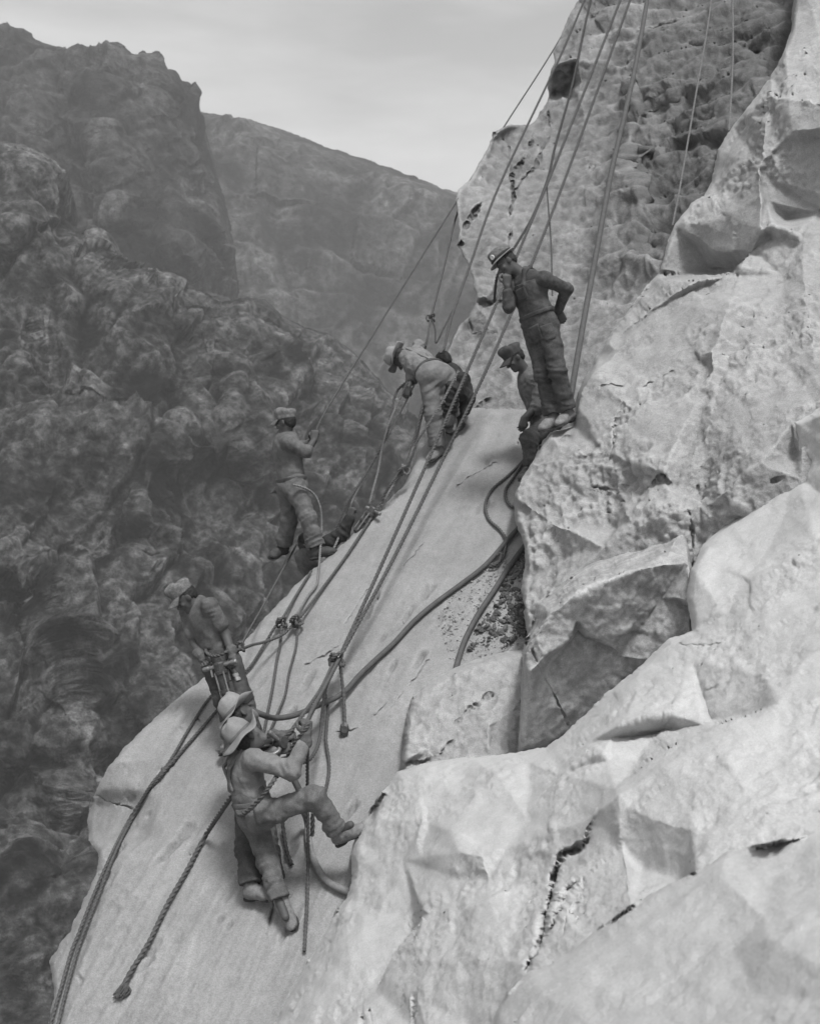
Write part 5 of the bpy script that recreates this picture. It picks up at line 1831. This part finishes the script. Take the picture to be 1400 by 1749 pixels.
rope([(1217, -20, 16.7), (1206, 57, 16.1), (1191, 143, 15.5), (1174, 243, 14.9), (1160, 323, 14.4), (1148, 385, 14.0)], "pale thin rope hanging down the rough dark cliff, left of the two on the right", 0.014, ROPE_L)
rope([(1250, -20, 16.2), (1251, 94, 15.7), (1249, 143, 15.45), (1244, 224, 15.0)], "pale thin rope hanging straight down the rough dark cliff, furthest right of all ropes", 0.015, ROPE_L)
hose([(1108, -20, 17.0), (1087, 100, 15.6), (1064, 206, 14.6), (1044, 291, 13.9), (1020, 420, 12.9), (996, 550, 12.1), (975, 672, 11.45), (970, 700, 11.4)], "thick smooth hose running straight down behind the man in dark overalls", 0.031, HOSE_D)

# the knot at the leaning man and what hangs from it
rope([(579, 1127, 10.12), (556, 1172, 9.5), (528, 1226, 8.62), (524, 1240, 8.50), (500, 1275, 8.56), (484, 1308, 8.62), (466, 1336, 8.43), (440, 1369, 8.44), (411, 1391, 8.58), (399, 1374, 8.85)],
     "thick rope gripped in the leaning man's glove and wrapped round his waist", 0.018, per=14)
rope([(571, 1129, 10.15), (550, 1174, 9.65), (524, 1212, 9.25), (500, 1245, 9.0), (486, 1262, 8.98)], "rope from the central knot down to the gloved hand of the half hidden driller", 0.017)
rope([(574, 1130, 10.12), (556, 1176, 9.9), (551, 1217, 9.7), (547, 1258, 9.5), (540, 1281, 9.35), (529, 1297, 9.2), (514, 1303, 9.0), (500, 1300, 8.9)], "rope sagging in a curve from the central knot behind the leaning man's elbow", 0.016)
rope([(572, 1132, 10.2), (556, 1180, "s0.16"), (560, 1211, "s0.12"), (558, 1243, "s0.08"), (557, 1264, "s0.05"), (562, 1299, "s0.03"), (562, 1320, "s0.03"), (555, 1355, "s0.03")], "slack rope end lying on the slab above the leaning man's knee", 0.015)
rope([(580, 1129, 10.12), (584, 1160, "s0.2"), (588, 1205, "s0.1"), (589, 1243, "s0.03")], "short straight rope from the central knot down to a steel peg", 0.016)
rope([(526, 1256, 8.56), (525, 1300, 8.70), (525, 1345, 8.80), (526, 1425, 8.84), (526, 1480, 8.8), (525, 1540, "s0.03"), (522, 1590, "s0.025"), (520, 1625, "s0.02")], "rope hanging straight down below the gloved fist behind the raised thigh, end on the slab", 0.0145)
rope([(397, 1358, 8.92), (374, 1392, 9.1), (353, 1424, "s0.08"), (320, 1486, "s0.02"), (284.5, 1548, "s0.02"), (255, 1609, "s0.02"), (219, 1668, "s0.02"), (212, 1684, "s0.02")],
     "thick rope tail trailing from the leaning man's back down the slab to a frayed end", 0.020)
tail = bpy.data.objects["rope.%03d" % (len([o for o in bpy.data.objects if o.name.startswith("rope")]) - 1)] if False else None
rope([(482, 1400, "s0.12"), (486, 1430, "s0.08"), (491, 1457, "s0.04"), (499, 1477, "s0.02")], "short rope end hanging between the leaning man's legs", 0.017, ROPE_D)
rope([(534, 1390, 8.85), (534, 1410, 8.85), (533, 1428, 8.85)], "dark stub of rope just below the leaning man's thigh", 0.018, ROPE_D)

# ropes along the upper edge of the slab
rope([(697, 650, 12.5), (678, 668, 12.6), (667, 714, 12.5), (658, 748, 12.45), (641, 781, 12.45), (620, 817, 12.35), (598, 851, 12.25), (577, 894, 12.2), (560, 930, 12.1)], "outermost rope from the bending man's hands down past the raised fist", 0.015)
rope([(696, 652, 12.45), (683, 680, 12.5), (663, 727, 12.4), (652, 766, 12.4), (646, 802, 12.35), (636, 840, 12.25), (631, 860, 12.2)], "rope from the bending man's hands down to the drill at the slab edge", 0.013, ROPE_L)
rope([(708, 656, 12.6), (680, 712, 12.6), (663, 744, 12.55), (641, 783, 12.5), (603, 853, 12.4), (598, 868, 12.3)], "thin pale rope slanting behind the bending man's two dark ropes", 0.010, ROPE_L)
rope([(722, 692, 12.4), (706, 755, 12.3), (693, 792, 12.2), (667, 827, 12.05), (646, 866, "s0.05"), (610, 922, "s0.04"), (588, 955, "s0.03"), (551, 1005, "s0.04"), (513, 1054, "s0.12"), (506, 1061, "s0.16")],
     "rope hugging the slab edge from the bending man down to the left knots", 0.016, knots=[(506, 1061, "s0.16", 0.062)], per=14)
rope([(783, 633, 12.1), (753, 690, 12.0), (721, 740, 12.0), (708, 760, 12.05), (694, 795, 12.05), (672, 828, "s0.07"), (650, 864, "s0.05")], "rope crossing in front of the bending man's near leg", 0.014, ROPE_L, knots=[(690, 802, 12.1, 0.06)])
rope([(725, 690, 12.5), (712, 745, 12.4), (700, 790, 12.3), (686, 812, 12.2)], "doubled rope hanging beside the bending man's near shin", 0.013)
rope([(500, 828, 11.70), (516, 832, 11.74), (534, 842, 11.82), (546, 864, 11.86), (549, 900, 11.85), (547, 940, 11.7), (545, 969, "s0.05"), (540, 1001, "s0.03"), (528, 1016, "s0.03"), (508, 1048, "s0.10"), (498, 1064, "s0.14")], "rope dropping from the swinging man's waist to the left knots", 0.013, ROPE_L)
rope([(532, 975, "s0.03"), (508, 1014, "s0.03"), (484, 1054, "s0.12"), (470, 1071, "s0.12"), (453, 1099, "s0.06"), (421, 1146, "s0.03"), (366, 1184, "s0.02"), (327, 1239, "s0.02"), (288, 1304, "s0.02"), (256, 1344, "s0.03"), (221, 1408, "s0.03"), (192, 1470, "s0.03"), (162, 1548, "s0.04"), (139, 1606, "s0.04"), (122, 1662, "s0.04"), (101, 1746, "s0.04"), (92, 1800, "s0.04")],
     "long rope lying down the left edge of the slab, right strand of the pair", 0.015, knots=[(481, 1063, "s0.14", 0.058)])
rope([(400, 1180, "s0.03"), (369, 1216, "s0.02"), (330, 1261, "s0.02"), (301, 1294, "s0.02"), (268, 1333, "s0.02"), (239, 1372, "s0.03"), (217, 1408, "s0.03"), (188, 1466, "s0.03"), (161, 1528, "s0.04"), (134, 1597, "s0.04"), (124, 1622, "s0.04"), (106, 1684, "s0.04"), (86, 1752, "s0.04"), (70, 1810, "s0.04")],
     "long rope lying down the left edge of the slab, left strand of the pair", 0.016)
rope([(352, 1108, 10.12), (353, 1114, 10.02), (362, 1120, 9.94), (376, 1119, 9.90), (390, 1112, 9.92), (409, 1110, 10.12), (430, 1102, 10.4), (451, 1097, 10.6), (483, 1084, 10.8), (500, 1068, 10.9)],
     "rope looped round the capped driller's waist and tied back to the left knots", 0.015, knots=[(410, 1106, 10.15, 0.045)])
rope([(411, 1104, 10.2), (426, 1076, 10.6), (440, 1052, 11.0), (466, 1005, 11.6), (484, 972, 12.0), (507, 930, 12.4)], "thin rope rising behind the capped driller's back into the open air", 0.011)
rope([(481, 1070, "s0.12"), (479, 1100, "s0.06"), (474, 1123, "s0.03"), (466, 1174, "s0.03"), (459, 1209, "s0.03"), (452, 1245, "s0.04"), (449, 1256, "s0.04")], "rope hanging from the left knots to the drillers, left of two", 0.0145)
rope([(508, 1064, "s0.12"), (508, 1084, "s0.05"), (505, 1108, "s0.03"), (494, 1149, "s0.03"), (487, 1187, "s0.03"), (475, 1217, "s0.03"), (463, 1245, "s0.04"), (458, 1258, "s0.04")], "rope hanging from the left knots to the drillers, right of two", 0.0125)
rope([(600, 870, 12.1), (590, 890, 12.12), (572, 933, 12.0), (566, 945, 11.95)], "short rope gripped in the raised fist at the slab edge", 0.014, ROPE_L)

# ropes and hoses by the outcrop
rope([(900, 778, "s0.1"), (896, 784, "s0.03"), (868, 812, "s0.02"), (839, 838, "s0.02"), (829, 861, "s0.02"), (835, 887, "s0.02"), (852, 903, "s0.02"), (863, 920, "s0.02"), (862, 942, "s0.03"), (854, 958, "s0.03"), (838, 964, "s0.03"), (833, 960, "s0.05"), (845, 950, "s0.05"), (856, 945, "s0.05"), (850, 962, "s0.06"), (836, 968, "s0.04")],
     "slack rope winding across the slab to a small coil under the dark hose", 0.016, ROPE)
rope([(902, 776, "s0.08"), (894, 788, "s0.03"), (875, 818, "s0.02"), (863, 838, "s0.02"), (865, 854, "s0.02"), (874, 865, "s0.02"), (886, 868, "s0.02")], "short curved rope tucked under the edge of the outcrop", 0.016, ROPE)
hose([(905, 884, "s0.03"), (881, 906, "s0.03"), (829, 965, "s0.05"), (787, 998, "s0.03"), (741, 1032, "s0.03"), (705, 1063, "s0.03"), (672, 1099, "s0.03"), (648, 1121, "s0.04"), (616, 1151, "s0.06"), (584, 1185, "s0.10"), (541, 1206, "s0.3"), (498, 1223, "s0.6"), (466, 1226, "s0.75"), (444, 1219, 9.15), (433, 1214, 9.2)],
     "long dark hose crossing the middle of the slab to the hidden driller", 0.024, HOSE_D)
hose([(915, 912, "s0.04"), (896, 932, "s0.04"), (865, 975, "s0.04"), (842, 1011, "s0.04"), (816, 1050, "s0.04"), (793, 1095, "s0.03"), (780, 1135, "s0.03"), (776, 1150, "s0.03")], "short dark hose beside the patch of dark rubble", 0.025, HOSE_D)
hose([(510, 1370, 8.95), (524, 1398, "s0.12"), (528, 1444, "s0.05"), (536, 1470, "s0.03"), (551, 1497, "s0.03"), (570, 1513, "s0.03"), (596, 1523, "s0.03"), (612, 1524, "s0.03")], "pale dusty hose curving from the leaning man's thigh to the foreground rock", 0.028, HOSE_L)
hose([(484, 1296, 8.98), (493, 1315, 8.98), (504, 1335, 8.98), (512, 1352, 8.95), (516, 1368, 8.95)], "short hose dropping from the hidden driller's drill behind the raised thigh", 0.026, HOSE_D)


# ------------------------------------------------------------------ rock drills
def drill(pos, ax, hd, label, steel=0.5, body=0.5, mats=None):
    """pos: middle of the handle bar; ax: along the machine to the bit; hd: direction of the handle bar"""
    ax = nrm(ax)
    hd = nrm(hd - ax * (ax @ hd))
    w = np.cross(ax, hd)
    t = thing("rock_drill", pos + ax * (body + steel), label, "drill")
    FR = (hd, w, ax)

    def lt(name, prof, mat, par, c=pos, fr=FR, n=18):
        v, f = lathe([(lambda th, r=r, z=z: (r, z)) for r, z in prof], n, fr, c)
        return link_mesh(name, v, f, mat, par, smooth=False)
    b = body
    lt("body", [(0.01, 0.0), (0.045, 0.0), (0.05, 0.012), (0.05, 0.07), (0.058, 0.075), (0.058, 0.10), (0.046, 0.105), (0.046, b * 0.5), (0.060, b * 0.51), (0.060, b * 0.58), (0.043, b * 0.60), (0.043, b * 0.85), (0.055, b * 0.86), (0.055, b * 0.95), (0.034, b), (0.01, b)], METAL_D, t)
    lt("drill_steel", [(0.002, 0), (0.014, 0.002), (0.014, steel * 0.9), (0.022, steel * 0.93), (0.02, steel), (0.002, steel)], METAL, t, pos + ax * b, n=8)
    for q in (-1, 1):
        lt("handle", [(0.004, 0.03), (0.017, 0.03), (0.016, 0.10), (0.020, 0.11), (0.020, 0.155), (0.014, 0.165), (0.002, 0.165)], METAL, t, pos + ax * 0.03, (w, ax * q, hd * q), 12)
    for a in (0.8, 2.4, 3.9, 5.5):
        o = hd * math.cos(a) * 0.055 + w * math.sin(a) * 0.055
        lt("side_rod", [(0.002, 0.08), (0.009, 0.08), (0.009, b * 0.9), (0.002, b * 0.9)], METAL, t, pos + o, n=6)
    # curved air inlet with bright couplings and a throttle lever
    c = [pos + ax * 0.03 - w * 0.04, pos + ax * 0.02 - w * 0.085 + hd * 0.01, pos + ax * 0.05 - w * 0.12 + hd * 0.03, pos + ax * 0.13 - w * 0.125 + hd * 0.05]
    v, q = sweep(np.array(c), 0.018, None, 10, 0.012)
    inl = link_np("air_inlet", v, q, METAL, t)
    lt("coupling", [(0.004, 0), (0.026, 0), (0.026, 0.025), (0.020, 0.026), (0.020, 0.04), (0.027, 0.041), (0.027, 0.065), (0.004, 0.065)], METAL_L, inl, c[-1], (hd, w, nrm(ax + hd * 0.2)), 8)
    v, q = sweep(np.array([pos - hd * 0.1 - w * 0.02, pos - hd * 0.12 - w * 0.05 + ax * 0.02, pos - hd * 0.125 - w * 0.055 + ax * 0.11]), 0.009, None, 8, 0.02)
    link_np("lever", v, q, METAL_L, t)
    return t


drill(P(374, 1131, 9.86), nrm(P(392, 1212, 9.9) - P(370, 1131, 9.92)), V(1, 0.08, -0.35), "upright rock drill with T handle held against the thigh of the capped driller", 0.22, 0.46)
drill(P(486, 1268, 8.92), nrm(P(341, 1284, 9.5) - P(486, 1268, 8.98)), V(0.1, 0.6, -0.8), "rock drill lying level behind the leaning man's hat, steel pointing left", 0.28, 0.44)
drill(P(640, 868, 12.0), nrm(P(596, 930, 11.95) - P(640, 868, 12.0)), V(0.7, 0.5, -0.4), "idle rock drill lying tangled in ropes along the slab edge", 0.20, 0.32)
hose([(392, 1163, 9.82), (397, 1182, 9.84), (404, 1200, 9.86), (412, 1226, 9.95)], "short hose hanging from the capped driller's upright drill", 0.022, HOSE_D)

# steel peg driven into the slab below the central knot
pg = P(588, 1246, sd(588, 1246, 0.02))
n_s = nrm(-P(588, 1246, 1.0))
v, f = lathe([lambda t: (0.01, -0.06), lambda t: (0.022, -0.06), lambda t: (0.026, 0.02), lambda t: (0.045 + 0.01 * math.cos(2 * t), 0.03), lambda t: (0.05 + 0.012 * math.cos(2 * t), 0.05), lambda t: (0.03, 0.062), lambda t: (0.004, 0.06)], 10, (V(1, 0, 0), nrm(np.cross(n_s, V(1, 0, 0))), n_s), pg)
tag(link_mesh("steel_peg", v, f, METAL_D, smooth=False), "short dark steel peg in the slab at the end of the short straight rope", "peg")

# frayed end of the thick tail rope
rng = random.Random(5)
fv, fq = [], []
e0 = P(216, 1678, sd(216, 1678, 0.025))
e1 = P(206, 1700, sd(206, 1700, 0.02))
for k in range(60):
    s0 = e0 + V(rng.gauss(0, .008), rng.gauss(0, .008), rng.gauss(0, .006))
    s2 = e1 + V(rng.gauss(0, .02), rng.gauss(0, .014), rng.gauss(-0.015, .012))
    s1 = (s0 + s2) / 2 + V(rng.gauss(0, .02), rng.gauss(0, .01), -abs(rng.gauss(0, .02)))
    v, q = sweep(np.array([s0, s1, s2]), 0.0042, None, 4, 0.03)
    fq.append(q + sum(len(x) for x in fv))
    fv.append(v)
tail = [o for o in COL.objects if o.get('label', '').startswith("thick rope tail")][0]
link_np("frayed_end", np.concatenate(fv), np.concatenate(fq), ROPE, tail)

# ------------------------------------------------------------------ loose rock
ST_D = rock_mat("dark_rubble", 0.085, 0.45, 0.3, 0.6, 0.2, 0)
rng = np.random.default_rng(9)
ico = np.array([(0, 0, 1), (.894, 0, .447), (.276, .851, .447), (-.724, .526, .447), (-.724, -.526, .447), (.276, -.851, .447), (.724, .526, -.447), (-.276, .851, -.447), (-.894, 0, -.447), (-.276, -.851, -.447), (.724, -.526, -.447), (0, 0, -1)])
icf = np.array([(0, 1, 2), (0, 2, 3), (0, 3, 4), (0, 4, 5), (0, 5, 1), (1, 6, 2), (2, 7, 3), (3, 8, 4), (4, 9, 5), (5, 10, 1), (2, 6, 7), (3, 7, 8), (4, 8, 9), (5, 9, 10), (1, 10, 6), (11, 7, 6), (11, 8, 7), (11, 9, 8), (11, 10, 9), (11, 6, 10)])


def stones(name, poly, n, smin, smax, mat, dens=None, seed=1):
    rng = np.random.default_rng(seed)
    pl = np.array(poly, float)
    vs, fs, o, k = [], [], 0, 0
    lo, hi = pl.min(0), pl.max(0)
    while k < n:
        q = rng.uniform(lo, hi)
        if not inside(pl, q[None])[0]:
            continue
        if dens and rng.random() > dens(q):
            continue
        s = smin + (smax - smin) * rng.random() ** 3
        c = P(q[0], q[1], sd(q[0], q[1], s * 0.2))
        M = rng.normal(size=(3, 3))
        M, _ = np.linalg.qr(M)
        v = (ico * rng.uniform(0.6, 1.15, (12, 1))) * np.array([1, 0.75, 0.55]) * s @ M + c
        vs.append(v)
        fs.append(icf + o)
        o += 12
        k += 1
    return tag(link_np(name, np.concatenate(vs), np.concatenate(fs), mat, smooth=False), kind='stuff')


stones("rubble", [(868, 975), (896, 940), (902, 1085), (860, 1100), (800, 1112), (812, 1072), (850, 1030)], 620, 0.010, 0.05, ST_D, lambda q: 0.15 + 0.85 * (fbm(np.array([[q[0] * 0.03, q[1] * 0.03, 0.5]]), 2, 3)[0] > -0.05), 4)
stones("gravel", [(770, 1010), (850, 960), (905, 940), (905, 1115), (770, 1130), (745, 1060)], 1100, 0.005, 0.022, M_SLAB, None, 5)
# ------------------------------------------------------------------ air in the canyon
hz = bpy.data.materials.new("haze_air")
hz.use_nodes = True
hz.node_tree.nodes.clear()
ho = hz.node_tree.nodes.new('ShaderNodeOutputMaterial')
hv = hz.node_tree.nodes.new('ShaderNodeVolumePrincipled')
hv.inputs['Color'].default_value = (0.92, 0.92, 0.92, 1)
hv.inputs['Density'].default_value = 0.0006
hv.inputs['Anisotropy'].default_value = 0.0
hz.node_tree.links.new(hv.outputs[0], ho.inputs['Volume'])
bx0, bx1, by0, by1, bz0, bz1 = -1501, 1501, -1401, 1601, -158, 110
hvv = [(x, y, z) for z in (bz0, bz1) for y in (by0, by1) for x in (bx0, bx1)]
hff = [(0, 2, 3, 1), (4, 5, 7, 6), (0, 1, 5, 4), (2, 6, 7, 3), (0, 4, 6, 2), (1, 3, 7, 5)]
tag(link_mesh("haze", hvv, hff, hz, smooth=False), kind='stuff')
